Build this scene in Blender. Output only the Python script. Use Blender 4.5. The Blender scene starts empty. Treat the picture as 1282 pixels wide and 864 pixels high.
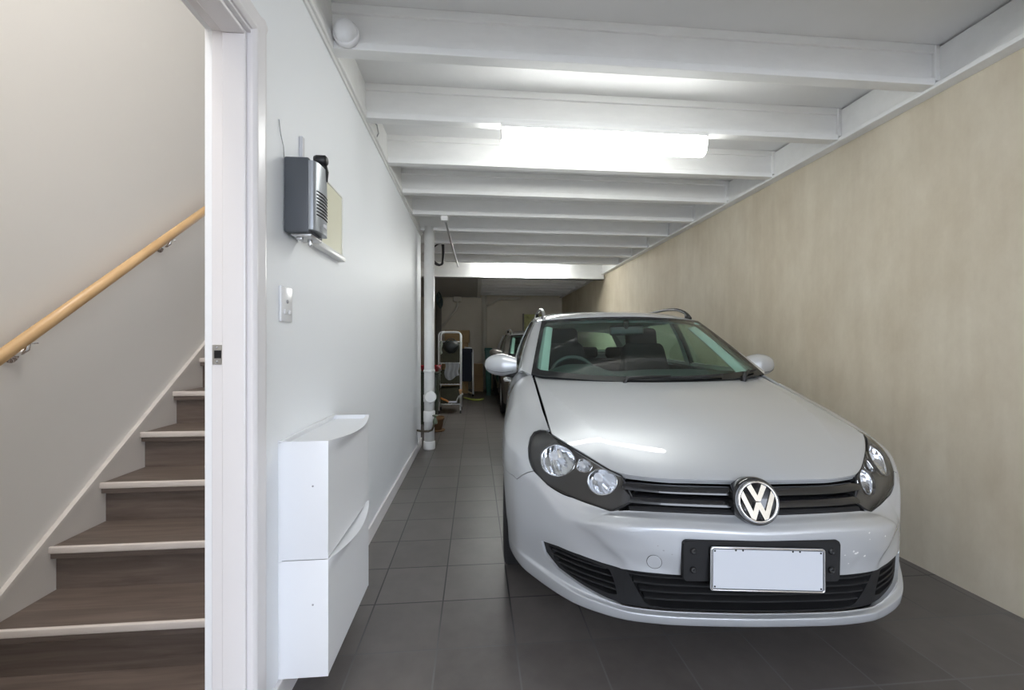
import bpy, bmesh, math, random
import numpy as np
from mathutils import Vector, Matrix, Euler
random.seed(7)
C = bpy.context.scene.collection
PI = math.pi
def R(d): return math.radians(d)

# ------------------------------------------------------------------ tagging
def tag(o, label=None, cat=None, group=None, kind=None):
    if label: o['label'] = label
    if cat: o['category'] = cat
    if group: o['group'] = group
    if kind: o['kind'] = kind
    return o
def empty(name, loc=(0, 0, 0), rz=0.0, label=None, cat=None, group=None):
    o = bpy.data.objects.new(name, None); C.objects.link(o)
    o.location = loc; o.rotation_euler = (0, 0, rz); o.empty_display_size = .1
    return tag(o, label, cat, group)
def mesh_obj(name, verts, faces, mat, parent=None, smooth=False, normals=None, mats=None, fmat=None):
    me = bpy.data.meshes.new(name)
    me.from_pydata([tuple(map(float, v)) for v in verts], [], [tuple(int(i) for i in f) for f in faces])
    me.update()
    for m in (mats or [mat]): me.materials.append(m)
    if fmat is not None:
        me.polygons.foreach_set('material_index', list(fmat))
    if smooth:
        me.polygons.foreach_set('use_smooth', [True] * len(me.polygons))
    if normals is not None:
        me.normals_split_custom_set_from_vertices([tuple(map(float, n)) for n in normals])
    o = bpy.data.objects.new(name, me); C.objects.link(o)
    if parent: o.parent = parent
    return o
def bm_obj(name, bm, mat, parent=None, smooth=False, angle=None, mats=None):
    me = bpy.data.meshes.new(name); bm.normal_update(); bm.to_mesh(me); bm.free()
    for m in (mats or [mat]): me.materials.append(m)
    if smooth or angle:
        me.polygons.foreach_set('use_smooth', [True] * len(me.polygons))
    if angle:
        me.set_sharp_from_angle(angle=R(angle))
    o = bpy.data.objects.new(name, me); C.objects.link(o)
    if parent: o.parent = parent
    return o

# ------------------------------------------------------------------ bmesh shapes
def box(bm, a, b, bev=0.0, seg=2, mi=0, M=None):
    """axis aligned box between corners a and b, optionally bevelled"""
    a = Vector(a); b = Vector(b)
    t = bmesh.new()
    r = bmesh.ops.create_cube(t, size=1.0)
    s = b - a; c = (a + b) / 2
    for v in t.verts:
        v.co = Vector((v.co.x * s.x, v.co.y * s.y, v.co.z * s.z)) + c
    if bev > 0:
        bmesh.ops.bevel(t, geom=t.edges[:], offset=bev, segments=seg, profile=.5, affect='EDGES')
    if M is not None:
        bmesh.ops.transform(t, matrix=M, verts=t.verts[:])
    for f in t.faces: f.material_index = mi
    _merge(bm, t)
def _merge(bm, t):
    me = bpy.data.meshes.new('tmp'); t.to_mesh(me); t.free(); bm.from_mesh(me); bpy.data.meshes.remove(me)
def tube(bm, pts, r, n=10, cap=True, closed=False, mi=0):
    """round tube along a polyline; r may be a number or list"""
    pts = [Vector(p) for p in pts]; k = len(pts)
    rs = r if isinstance(r, (list, tuple)) else [r] * k
    rings = []; up = None
    for i, p in enumerate(pts):
        if closed: d = pts[(i + 1) % k] - pts[i - 1]
        else: d = pts[min(i + 1, k - 1)] - pts[max(i - 1, 0)]
        d.normalize()
        if up is None:
            up = Vector((0, 0, 1)) if abs(d.z) < .9 else Vector((1, 0, 0))
        x = d.cross(up)
        if x.length < 1e-6: x = d.orthogonal()
        x.normalize(); up = x.cross(d).normalized()
        rings.append([bm.verts.new(p + rs[i] * (math.cos(2*PI*j/n) * x + math.sin(2*PI*j/n) * up)) for j in range(n)])
    m = k if closed else k - 1
    for i in range(m):
        A, B = rings[i], rings[(i + 1) % k]
        for j in range(n):
            f = bm.faces.new((A[j], A[(j+1) % n], B[(j+1) % n], B[j])); f.material_index = mi; f.smooth = True
    if cap and not closed:
        for ring, rev in ((rings[0], False), (rings[-1], True)):
            f = bm.faces.new(ring if rev else ring[::-1]); f.material_index = mi
def lathe(bm, prof, n=32, M=None, mi=0):
    """revolve (r, h) profile about local z, optional matrix"""
    rings = []; M = M or Matrix()
    for r, h in prof:
        if r < 1e-6: rings.append([bm.verts.new(M @ Vector((0, 0, h)))])
        else: rings.append([bm.verts.new(M @ Vector((r*math.cos(2*PI*j/n), r*math.sin(2*PI*j/n), h))) for j in range(n)])
    for A, B in zip(rings[:-1], rings[1:]):
        for j in range(n):
            if len(A) == 1 and len(B) == 1: continue
            if len(A) == 1: f = bm.faces.new((A[0], B[j], B[(j+1) % n]))
            elif len(B) == 1: f = bm.faces.new((A[j], B[0], A[(j+1) % n]))
            else: f = bm.faces.new((A[j], B[j], B[(j+1) % n], A[(j+1) % n]))
            f.material_index = mi; f.smooth = True
def prism(bm, poly, M, depth, mi=0, bev=0.0):
    """extrude a 2D polygon (x,y) by depth along local +z, placed with matrix M"""
    t = bmesh.new()
    vs = [t.verts.new((x, y, 0)) for x, y in poly]
    f = t.faces.new(vs)
    r = bmesh.ops.extrude_face_region(t, geom=[f])
    for v in [g for g in r['geom'] if isinstance(g, bmesh.types.BMVert)]: v.co.z += depth
    bmesh.ops.recalc_face_normals(t, faces=t.faces[:])
    if bev > 0:
        bmesh.ops.bevel(t, geom=t.edges[:], offset=bev, segments=2, profile=.5, affect='EDGES')
    bmesh.ops.transform(t, matrix=M, verts=t.verts[:])
    for f in t.faces: f.material_index = mi
    _merge(bm, t)
def rrect(w, h, r, n=5):
    out = []
    for cx, cy, a0 in ((w/2-r, h/2-r, 0), (-w/2+r, h/2-r, 90), (-w/2+r, -h/2+r, 180), (w/2-r, -h/2+r, 270)):
        for i in range(n + 1):
            a = R(a0 + 90 * i / n); out.append((cx + r*math.cos(a), cy + r*math.sin(a)))
    return out
def rot(ax, deg): return Matrix.Rotation(R(deg), 4, ax)
def tr(*p): return Matrix.Translation(Vector(p))

# ------------------------------------------------------------------ materials
def mat(name, col, rough=.5, metal=0.0, coat=0.0, spec=.5, emit=None, estr=0.0, var=0.0, vscale=6.0, bump=0.0, bscale=60.0, var_stretch=(1, 1, 1), coat_rough=.03):
    m = bpy.data.materials.new(name); m.use_nodes = True
    nt = m.node_tree; b = nt.nodes['Principled BSDF']
    b.inputs['Base Color'].default_value = (*col, 1)
    b.inputs['Roughness'].default_value = rough; b.inputs['Metallic'].default_value = metal
    b.inputs['Coat Weight'].default_value = coat; b.inputs['Coat Roughness'].default_value = coat_rough
    b.inputs['Specular IOR Level'].default_value = spec
    if emit:
        b.inputs['Emission Color'].default_value = (*emit, 1); b.inputs['Emission Strength'].default_value = estr
    if var > 0 or bump > 0:
        tc = nt.nodes.new('ShaderNodeTexCoord'); mp = nt.nodes.new('ShaderNodeMapping')
        mp.inputs['Scale'].default_value = var_stretch
        nt.links.new(tc.outputs['Object'], mp.inputs['Vector'])
    if var > 0:
        n = nt.nodes.new('ShaderNodeTexNoise'); n.inputs['Scale'].default_value = vscale; n.inputs['Detail'].default_value = 8
        n.inputs['Roughness'].default_value = .62
        nt.links.new(mp.outputs['Vector'], n.inputs['Vector'])
        cr = nt.nodes.new('ShaderNodeValToRGB')
        cr.color_ramp.elements[0].position = .3; cr.color_ramp.elements[1].position = .7
        cr.color_ramp.elements[0].color = (*[max(0, c * (1 - var)) for c in col], 1)
        cr.color_ramp.elements[1].color = (*[min(1, c * (1 + var)) for c in col], 1)
        nt.links.new(n.outputs['Fac'], cr.inputs['Fac']); nt.links.new(cr.outputs['Color'], b.inputs['Base Color'])
    if bump > 0:
        n2 = nt.nodes.new('ShaderNodeTexNoise'); n2.inputs['Scale'].default_value = bscale; n2.inputs['Detail'].default_value = 4
        nt.links.new(mp.outputs['Vector'], n2.inputs['Vector'])
        bp = nt.nodes.new('ShaderNodeBump'); bp.inputs['Strength'].default_value = bump; bp.inputs['Distance'].default_value = .004
        nt.links.new(n2.outputs['Fac'], bp.inputs['Height']); nt.links.new(bp.outputs['Normal'], b.inputs['Normal'])
    return m
def glass_mat(name, tint, ior=1.5, refl_rough=0.0, boost=1.0):
    """thin pane: tinted see-through plus a Fresnel reflection"""
    m = bpy.data.materials.new(name); m.use_nodes = True; nt = m.node_tree
    nt.nodes.remove(nt.nodes['Principled BSDF'])
    out = nt.nodes['Material Output']
    t = nt.nodes.new('ShaderNodeBsdfTransparent'); t.inputs['Color'].default_value = (*tint, 1)
    g = nt.nodes.new('ShaderNodeBsdfGlossy'); g.inputs['Roughness'].default_value = refl_rough
    lw = nt.nodes.new('ShaderNodeLayerWeight'); lw.inputs['Blend'].default_value = .5
    pw = nt.nodes.new('ShaderNodeMath'); pw.operation = 'POWER'; pw.inputs[1].default_value = 5
    f0 = ((ior - 1) / (ior + 1)) ** 2
    sc_ = nt.nodes.new('ShaderNodeMath'); sc_.operation = 'MULTIPLY_ADD'; sc_.inputs[1].default_value = 1 - f0; sc_.inputs[2].default_value = f0
    nt.links.new(lw.outputs['Facing'], pw.inputs[0]); nt.links.new(pw.outputs[0], sc_.inputs[0])
    mu = nt.nodes.new('ShaderNodeMath'); mu.operation = 'MULTIPLY'; mu.inputs[1].default_value = boost; mu.use_clamp = True
    mx = nt.nodes.new('ShaderNodeMixShader')
    nt.links.new(sc_.outputs[0], mu.inputs[0]); nt.links.new(mu.outputs[0], mx.inputs[0])
    nt.links.new(t.outputs[0], mx.inputs[1]); nt.links.new(g.outputs[0], mx.inputs[2])
    nt.links.new(mx.outputs[0], out.inputs['Surface'])
    return m

M_white = mat('white_wall_paint', (.87, .89, .915), .55, spec=.5, bump=.06, bscale=90)
M_stair_wall = mat('stairwell_wall_paint', (.745, .735, .715), .6, bump=.05, bscale=90)
M_trim = mat('white_gloss_trim', (.80, .78, .785), .3)
M_joist = mat('painted_joist', (.80, .80, .79), .45, var=.035, vscale=5, var_stretch=(1, 3, 3))
M_ceil = mat('painted_ceiling_board', (.76, .76, .76), .6, var=.03, vscale=2)
M_cab = mat('white_plastic_cabinet', (.83, .84, .86), .35)
M_switch = mat('white_plastic_switch', (.80, .80, .81), .25)
M_dot = mat('grey_screw', (.35, .35, .36), .5)
M_chrome = mat('chrome', (.86, .86, .87), .08, metal=1)
M_steel = mat('brushed_steel', (.55, .55, .55), .35, metal=1)
M_black = mat('black_plastic', (.012, .012, .013), .45)
M_mblack = mat('matte_black_plastic', (.014, .014, .015), .6, spec=.3)
M_gblack = mat('gloss_black_plastic', (.012, .012, .014), .12, coat=.5)
M_void = mat('dark_cavity', (.006, .006, .007), .9)
M_rubber = mat('tyre_rubber', (.016, .016, .017), .75)
M_alloy = mat('alloy_wheel', (.55, .56, .58), .3, metal=.9)
M_plate = mat('white_plate', (.57, .59, .63), .4)
M_cardboard = mat('cardboard', (.36, .24, .12), .8, var=.1, vscale=4)
M_fluoro = mat('fluorescent_diffuser', (.9, .9, .9), .4, emit=(.98, 1.0, .97), estr=11.0)
M_fluoro2 = mat('fluorescent_diffuser_far', (.9, .9, .9), .4, emit=(.98, 1.0, .97), estr=22.0)
M_fitting = mat('white_enamel_fitting', (.82, .82, .80), .35)

def floor_material():
    m = bpy.data.materials.new('charcoal_floor_tiles'); m.use_nodes = True; nt = m.node_tree; N = nt.nodes; L = nt.links
    b = N['Principled BSDF']
    geo = N.new('ShaderNodeTexCoord'); sp = N.new('ShaderNodeSeparateXYZ'); L.new(geo.outputs['Object'], sp.inputs[0])
    def cell(axis, off, step):
        a = N.new('ShaderNodeMath'); a.operation = 'SUBTRACT'; a.inputs[1].default_value = off
        L.new(sp.outputs[axis], a.inputs[0])
        d = N.new('ShaderNodeMath'); d.operation = 'DIVIDE'; d.inputs[1].default_value = step; L.new(a.outputs[0], d.inputs[0])
        fl = N.new('ShaderNodeMath'); fl.operation = 'FLOOR'; L.new(d.outputs[0], fl.inputs[0])
        fr = N.new('ShaderNodeMath'); fr.operation = 'FRACT'; L.new(d.outputs[0], fr.inputs[0])
        s5 = N.new('ShaderNodeMath'); s5.operation = 'SUBTRACT'; s5.inputs[1].default_value = .5; L.new(fr.outputs[0], s5.inputs[0])
        ab = N.new('ShaderNodeMath'); ab.operation = 'ABSOLUTE'; L.new(s5.outputs[0], ab.inputs[0])
        g = N.new('ShaderNodeMath'); g.operation = 'GREATER_THAN'; g.inputs[1].default_value = .5 - .0032/step; L.new(ab.outputs[0], g.inputs[0])
        return fl.outputs[0], g.outputs[0]
    fx, gx = cell('X', .155, .2985); fy, gy = cell('Y', 1.583, .297)
    g = N.new('ShaderNodeMath'); g.operation = 'MAXIMUM'; L.new(gx, g.inputs[0]); L.new(gy, g.inputs[1])
    cv = N.new('ShaderNodeCombineXYZ'); L.new(fx, cv.inputs[0]); L.new(fy, cv.inputs[1])
    wn = N.new('ShaderNodeTexWhiteNoise'); L.new(cv.outputs[0], wn.inputs['Vector'])
    n1 = N.new('ShaderNodeTexNoise'); n1.inputs['Scale'].default_value = 7; n1.inputs['Detail'].default_value = 9; n1.inputs['Roughness'].default_value = .65
    L.new(geo.outputs['Object'], n1.inputs['Vector'])
    ad = N.new('ShaderNodeMath'); ad.operation = 'MULTIPLY_ADD'; ad.inputs[1].default_value = .35; L.new(wn.outputs['Value'], ad.inputs[0]); L.new(n1.outputs['Fac'], ad.inputs[2])
    cr = N.new('ShaderNodeValToRGB'); cr.color_ramp.elements[0].position = .35; cr.color_ramp.elements[1].position = 1.0
    cr.color_ramp.elements[0].color = (.098, .088, .083, 1); cr.color_ramp.elements[1].color = (.156, .142, .134, 1)
    L.new(ad.outputs[0], cr.inputs['Fac'])
    mx = N.new('ShaderNodeMix'); mx.data_type = 'RGBA'; L.new(g.outputs[0], mx.inputs['Factor']); L.new(cr.outputs['Color'], mx.inputs['A'])
    # grout : dark in the depth of the room, paler near the doorway
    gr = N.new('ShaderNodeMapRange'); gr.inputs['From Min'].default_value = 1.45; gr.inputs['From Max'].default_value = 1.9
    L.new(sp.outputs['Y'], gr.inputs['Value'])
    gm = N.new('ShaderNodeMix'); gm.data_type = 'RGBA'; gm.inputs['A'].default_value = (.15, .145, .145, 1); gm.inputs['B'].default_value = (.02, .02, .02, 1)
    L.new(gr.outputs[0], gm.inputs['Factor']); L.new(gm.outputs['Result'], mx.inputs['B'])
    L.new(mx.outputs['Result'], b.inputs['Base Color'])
    rr = N.new('ShaderNodeMapRange'); rr.inputs['To Min'].default_value = .30; rr.inputs['To Max'].default_value = .46
    L.new(n1.outputs['Fac'], rr.inputs['Value']); L.new(rr.outputs[0], b.inputs['Roughness'])
    bp = N.new('ShaderNodeBump'); bp.inputs['Strength'].default_value = .35; bp.inputs['Distance'].default_value = .002; bp.invert = True
    L.new(g.outputs[0], bp.inputs['Height']); L.new(bp.outputs['Normal'], b.inputs['Normal'])
    return m
M_floor = floor_material()

def plaster_material():
    m = bpy.data.materials.new('beige_rendered_wall'); m.use_nodes = True; nt = m.node_tree; N = nt.nodes; L = nt.links
    b = N['Principled BSDF']; b.inputs['Roughness'].default_value = .7
    tc = N.new('ShaderNodeTexCoord')
    mp = N.new('ShaderNodeMapping'); mp.inputs['Scale'].default_value = (1, 1.6, .8); L.new(tc.outputs['Object'], mp.inputs['Vector'])
    n1 = N.new('ShaderNodeTexNoise'); n1.inputs['Scale'].default_value = 1.6; n1.inputs['Detail'].default_value = 10; n1.inputs['Roughness'].default_value = .68
    L.new(mp.outputs[0], n1.inputs['Vector'])
    mp2 = N.new('ShaderNodeMapping'); mp2.inputs['Scale'].default_value = (1, 7, .7); L.new(tc.outputs['Object'], mp2.inputs['Vector'])
    n2 = N.new('ShaderNodeTexNoise'); n2.inputs['Scale'].default_value = 2.0; n2.inputs['Detail'].default_value = 6; L.new(mp2.outputs[0], n2.inputs['Vector'])
    c1 = N.new('ShaderNodeValToRGB'); c1.color_ramp.elements[0].position = .33; c1.color_ramp.elements[1].position = .68
    c1.color_ramp.elements[0].color = (.55, .475, .355, 1); c1.color_ramp.elements[1].color = (.68, .615, .49, 1)
    L.new(n1.outputs['Fac'], c1.inputs['Fac'])
    c2 = N.new('ShaderNodeValToRGB'); c2.color_ramp.elements[0].position = .35; c2.color_ramp.elements[1].position = .7
    c2.color_ramp.elements[0].color = (.94, .93, .92, 1); c2.color_ramp.elements[1].color = (1.0, 1.0, 1.0, 1)
    L.new(n2.outputs['Fac'], c2.inputs['Fac'])
    mx = N.new('ShaderNodeMix'); mx.data_type = 'RGBA'; mx.blend_type = 'MULTIPLY'; mx.inputs['Factor'].default_value = 1
    L.new(c1.outputs[0], mx.inputs['A']); L.new(c2.outputs[0], mx.inputs['B'])
    L.new(mx.outputs['Result'], b.inputs['Base Color'])
    n3 = N.new('ShaderNodeTexNoise'); n3.inputs['Scale'].default_value = 25; n3.inputs['Detail'].default_value = 6; L.new(tc.outputs['Object'], n3.inputs['Vector'])
    bp = N.new('ShaderNodeBump'); bp.inputs['Strength'].default_value = .18; bp.inputs['Distance'].default_value = .006
    L.new(n3.outputs['Fac'], bp.inputs['Height']); L.new(bp.outputs['Normal'], b.inputs['Normal'])
    return m
M_plaster = plaster_material()

def wood_material(name, dark, light, sx=(1, 14, 14), scale=2.5, rough=.45):
    m = bpy.data.materials.new(name); m.use_nodes = True; nt = m.node_tree; N = nt.nodes; L = nt.links
    b = N['Principled BSDF']; b.inputs['Roughness'].default_value = rough
    tc = N.new('ShaderNodeTexCoord'); mp = N.new('ShaderNodeMapping'); mp.inputs['Scale'].default_value = sx
    L.new(tc.outputs['Object'], mp.inputs['Vector'])
    n = N.new('ShaderNodeTexNoise'); n.inputs['Scale'].default_value = scale; n.inputs['Detail'].default_value = 9; n.inputs['Roughness'].default_value = .6; n.inputs['Distortion'].default_value = .6
    L.new(mp.outputs[0], n.inputs['Vector'])
    cr = N.new('ShaderNodeValToRGB'); cr.color_ramp.elements[0].position = .3; cr.color_ramp.elements[1].position = .72
    cr.color_ramp.elements[0].color = (*dark, 1); cr.color_ramp.elements[1].color = (*light, 1)
    L.new(n.outputs['Fac'], cr.inputs['Fac']); L.new(cr.outputs[0], b.inputs['Base Color'])
    return m
M_tread = wood_material('dark_oak_laminate', (.10, .077, .066), (.185, .148, .128))
M_pine = wood_material('pale_pine_handrail', (.52, .33, .16), (.66, .45, .24), (10, 1.2, 1.2), 3, .35)
M_nosing = mat('pale_nosing_strip', (.68, .63, .60), .4)

# ------------------------------------------------------------------ the room
XL, XR, XS = -.619, 2.29, -.755        # garage face of the left wall, right wall, stair face of the left wall
XW = -1.88                             # far wall of the stairwell
YF, YB, YE = -2.6, 10.85, 4.82         # open garage front, back wall, end of the left wall
ZC, ZB = 2.60, 2.405                   # ceiling boards, underside of the joists
def structure(name, parts, m, parent=None, bev=0.0, angle=None, smooth=False):
    bm = bmesh.new()
    for p in parts:
        box(bm, p[0], p[1], bev if len(p) < 3 else p[2])
    o = bm_obj(name, bm, m, parent, angle=angle)
    if parent is None: o['kind'] = 'structure'
    return o
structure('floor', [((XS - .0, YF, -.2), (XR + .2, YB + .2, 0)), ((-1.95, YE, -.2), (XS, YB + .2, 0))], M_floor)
structure('ceiling', [((XS, YF, ZC), (XR + .2, YB + .2, ZC + .15)), ((-1.95, YE, ZC), (XS, YB + .2, ZC + .15))], M_ceil)
structure('wall_right', [((XR, YF, 0), (XR + .2, YB + .2, ZC))], M_plaster)
structure('wall_back', [((-1.95, YB, 0), (XR, YB + .2, ZC))], mat('beige_back_wall', (.62, .56, .45), .75, var=.06, vscale=1.5))
JY = 1.216                              # jamb face of the doorway
structure('wall_left', [((XS, JY + .02, 0), (XL, YE, 2.44)), ((XS, .30, 2.035), (XL, JY + .02, 2.44)), ((XS, YF, 0), (XL, .30, 2.44))], M_white)
structure('wall_upper', [((XS - .0, YF, 2.44), (XS + .03, YE, 5.2))], M_white)
structure('wall_return', [((-1.95, YE - .12, 0), (XS, YE, 2.6))], M_white)
structure('wall_alcove', [((-1.95, YE, 0), (-1.8, YB, ZC))], M_plaster)
structure('wall_stairwell', [((XW - .12, -.6, -.4), (XW, YE - .12, 5.2))], M_stair_wall)
structure('wall_stairtop', [((XW, YE - .12, 2.6), (XS, YE, 5.2))], M_stair_wall)
structure('wall_stairfoot', [((XW, -.72, -.4), (XS, -.6, 5.2))], M_stair_wall)
structure('ceiling_stairwell', [((XW, -.72, 5.2), (XS, 5.2, 5.3))], M_stair_wall)
structure('floor_stairwell', [((XW, -.6, -.3), (XS, 1.79, -.14))], M_tread)
structure('baseboard_left', [((XL, 1.90, 0), (XL + .014, YE, .092), .004), ((XL, 1.262, 0), (XL + .014, 1.90, .092), .004)], M_trim)
# ledgers and cornice strips the joists sit on
structure('trim_1', [((XR - .055, YF, ZB + .012), (XR, YB, ZC - .012), .002), ((XR - .075, YF, ZB - .012), (XR, YB, ZB + .012), .004)], M_joist)
structure('trim_2', [((XL - .05, YF, 2.45), (XL + .012, YE, ZC), .002), ((XL, YF, 2.405), (XL + .022, YE, 2.455), .006), ((XL, YF, 2.385), (XL + .010, YE, 2.405), .003)], M_joist)
# skirting of the stairs
# joists : flanged timbers across the garage
def joist(y, zb=ZB, w=.062, x0=XL - .0, x1=XR - .05):
    bm = bmesh.new()
    box(bm, (x0, y + .012, zb + .03), (x1, y + w - .012, ZC - .03))
    box(bm, (x0, y, zb), (x1 - .02, y + w, zb + .034), .003)
    box(bm, (x0, y, ZC - .04), (x1, y + w, ZC), .003)
    # end block by the ledger
    box(bm, (x1 - .028, y - .004, zb + .02), (x1 + .002, y + w, ZC - .002), .006)
    o = bm_obj('ceiling_joist', bm, M_joist); o['kind'] = 'structure'; return o
for y in (-1.57, -1.0, -.44, .125, .69, 1.255, 1.82, 2.36, 2.925, 3.49, 4.055, 4.62):
    joist(y, x0=XL)
for y in (5.185, 5.75, 6.31):
    joist(y, x0=-1.8)
for k in range(7):
    joist(7.75 + .45 * k, x0=-1.8)
structure('ceiling_beam', [((-1.8, 7.18, 2.31), (XR - .02, 7.30, ZC), .004), ((-1.8, 7.165, 2.31), (XR - .02, 7.315, 2.345), .004)], M_joist)
structure('ceiling_trimmer', [((.05, 7.30, 2.37), (.13, YB, ZC), .003)], M_joist)
structure('ceiling_panel', [((-1.8, 7.32, 2.385), (.05, YB, 2.40))], mat('dark_metal_sheet', (.42, .42, .42), .5, var=.05))
# doorway : lining with rebate and stop, architraves
d = structure('door_1', [((XS + .03, JY, 0), (XL, JY + .02, 2.036), .002), ((XS + .03, .30, 2.016), (XL, JY + .02, 2.036), .002), ((XS + .03, .30, 0), (XL, .32, 2.016), .002)], M_trim)
structure('door_stop', [((XL - .074, JY - .012, 0), (XL - .012, JY, 2.016), .004), ((XL - .074, .30, 2.004), (XL - .012, JY - .012, 2.016), .004)], M_trim, d)
bm = bmesh.new()
prof = [(0, 0), (.058, 0), (.058, .010), (.052, .017), (.040, .019), (.022, .013), (.010, .014), (.004, .011), (0, .006)]
prism(bm, prof, Matrix(((0, 0, 0, 0), (0, 0, 0, 0), (0, 0, 0, 0), (0, 0, 0, 1))) if False else Matrix(((0, 1, 0, XL), (1, 0, 0, JY - .008), (0, 0, 1, 0), (0, 0, 0, 1))), 2.078)
prism(bm, prof, Matrix(((0, 1, 0, XL), (0, 0, 1, .25), (1, 0, 0, 2.022), (0, 0, 0, 1))), JY - .25 + .05)
box(bm, (XL, .242, 0), (XL + .018, .305, 2.022), .004)
bmesh.ops.recalc_face_normals(bm, faces=bm.faces[:])
bm_obj('architrave', bm, M_trim, d, angle=30)
bm = bmesh.new()
box(bm, (XS + .032, JY - .0022, 1.093), (XL - .076, JY + .001, 1.148), .0008)
sp_ = bm_obj('strike_plate', bm, M_steel, d)
bm = bmesh.new(); box(bm, (XL - .098, JY - .003, 1.110), (XL - .080, JY, 1.132)); bm_obj('latch_hole', bm, M_void, sp_)
bm = bmesh.new()
for z in (1.101, 1.140): lathe(bm, [(.0035, 0), (.003, .001), (0, .0012)], 10, tr(XL - .092, JY - .0022, z) @ rot('X', 90))
bm_obj('screw', bm, M_dot, sp_)

# ------------------------------------------------------------------ stairs
st = empty('staircase', (-1.3, 1.745, -.14), 0, 'dark wood staircase with pale nosing strips rising behind the white doorway', 'staircase')
def inside(o, root):
    o.parent = root; o.matrix_parent_inverse = Matrix.Translation(-root.location)
    return o
XT0, XT1 = -1.862, XS - .002
for k in range(10):
    y = 1.745 + .25 * k; z = .057 + .20 * k
    bm = bmesh.new(); box(bm, (XT0, y + .003, z - .030), (XT1, y + .285, z), .002); t_ = inside(bm_obj('tread', bm, M_tread), st)
    bm = bmesh.new(); box(bm, (XT0 - .004, y - .004, z - .028), (XT1, y + .012, z + .003), .005, 3); b_ = inside(bm_obj('nosing', bm, M_nosing, angle=40), st)
    bm = bmesh.new(); box(bm, (XT0, y + .004, z - .052), (XT1, y + .020, z - .022), .002); inside(bm_obj('nosing_board', bm, M_tread), st)
    bm = bmesh.new(); box(bm, (XT0, y + .030, z - .20), (XT1, y + .042, z - .028)); inside(bm_obj('riser', bm, M_tread), st)
def zline(y): return .057 + .8 * (y - 1.745)
bm = bmesh.new()
poly = [(1.60, -.14), (1.50, -.14), (1.50, zline(1.50) + .045), (4.25, zline(4.25) + .045), (4.25, zline(4.25) - .35), (1.9, -.14)]
prism(bm, poly, Matrix(((0, 0, 1, XW), (1, 0, 0, 0), (0, 1, 0, 0), (0, 0, 0, 1))), .016)
a = zline(1.5) + .045
poly = [(1.50, a - .012), (1.50, a + .012), (4.25, zline(4.25) + .057), (4.25, zline(4.25) + .033)]
prism(bm, poly, Matrix(((0, 0, 1, XW), (1, 0, 0, 0), (0, 1, 0, 0), (0, 0, 0, 1))), .022)
o = bm_obj('baseboard_stair', bm, mat('stair_skirting_paint', (.66, .63, .60), .4)); o['kind'] = 'structure'

hr = empty('handrail', (-1.82, 2.4, 1.6), 0, 'round pale pine handrail on steel brackets along the stairwell wall', 'handrail')
ry0, ry1 = .9, 4.3
def rz_(y): return 1.10 + .786 * (y - 1.764)
bm = bmesh.new(); tube(bm, [(-1.82, ry0, rz_(ry0)), (-1.82, (ry0+ry1)/2, rz_((ry0+ry1)/2)), (-1.82, ry1, rz_(ry1))], .0235, 20)
inside(bm_obj('rail', bm, M_pine), hr)
for y in (1.865, 2.66, 3.46, 1.07):
    z = rz_(y)
    bm = bmesh.new()
    tube(bm, [(-1.82, y, z - .022), (-1.82, y - .004, z - .05), (-1.835, y - .008, z - .066), (-1.86, y - .01, z - .07), (XW, y - .01, z - .07)], .009, 12)
    lathe(bm, [(.036, 0), (.036, .007), (.026, .014), (.012, .017), (0, .017)], 20, tr(XW, y - .01, z - .07) @ rot('Y', 90))
    box(bm, (-1.832, y - .03, z - .028), (-1.808, y + .03, z - .021), .002, M=None)
    inside(bm_obj('bracket', bm, M_chrome, angle=40), hr)

# ------------------------------------------------------------------ things on the left wall
def wall_thing(name, loc, label, cat, group=None): return empty(name, loc, 0, label, cat, group)
# light switch
sw = wall_thing('light_switch', (XL, 1.412, 1.28), 'white light switch plate on left wall under dark grey speaker unit', 'light switch')
bm = bmesh.new(); box(bm, (XL, 1.372, 1.222), (XL + .009, 1.452, 1.337), .004, 3); inside(bm_obj('plate', bm, M_switch, angle=35), sw)
for yy in (1.398, 1.426):
    bm = bmesh.new(); box(bm, (XL + .008, yy - .008, 1.246), (XL + .0135, yy + .008, 1.262), .003, 3); inside(bm_obj('rocker', bm, M_switch, angle=35), sw)
bm = bmesh.new(); lathe(bm, [(.006, 0), (.006, .003), (0, .0035)], 14, tr(XL + .009, 1.412, 1.288) @ rot('Y', 90)); inside(bm_obj('pilot_lamp', bm, M_dot), sw)
# speaker unit
M_dgrey = mat('dark_grey_case', (.075, .082, .092), .45)
M_silver = mat('silver_plastic_front', (.33, .35, .37), .32, metal=.5)
spk = wall_thing('wall_speaker', (XL, 1.46, 1.63), 'dark grey wall speaker unit with silver ribbed front and black knob', 'speaker')
bm = bmesh.new(); box(bm, (XL + .004, 1.398, 1.512), (XL + .082, 1.522, 1.757), .006, 3)
inside(bm_obj('case', bm, M_dgrey, angle=35), spk)
bm = bmesh.new()
pf = [(0, -.122), (.008, -.122)] ; n = 14
arc = [(.061*math.sin(a), .0) for a in (0,)]
pts2 = [(-.060, 0), (.060, 0)] + [(.060*math.cos(a), .012 + .016*math.sin(a)) for a in np.linspace(0, PI, 13)]
prism(bm, pts2, Matrix(((0, 1, 0, XL + .080), (1, 0, 0, 1.460), (0, 0, 1, 1.522), (0, 0, 0, 1))), .225)
bmesh.ops.recalc_face_normals(bm, faces=bm.faces[:])
inside(bm_obj('front_panel', bm, M_silver, angle=35), spk)
bm = bmesh.new()
for i in range(8):
    z = 1.575 + .011 * i
    ptsr = [(XL + .0925 + .0165*math.sin(a), 1.460 + .054*math.cos(a), z) for a in np.linspace(.12, PI - .5, 10)]
    tube(bm, ptsr, .0024, 6)
inside(bm_obj('grille', bm, M_black), spk)
bm = bmesh.new()
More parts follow.
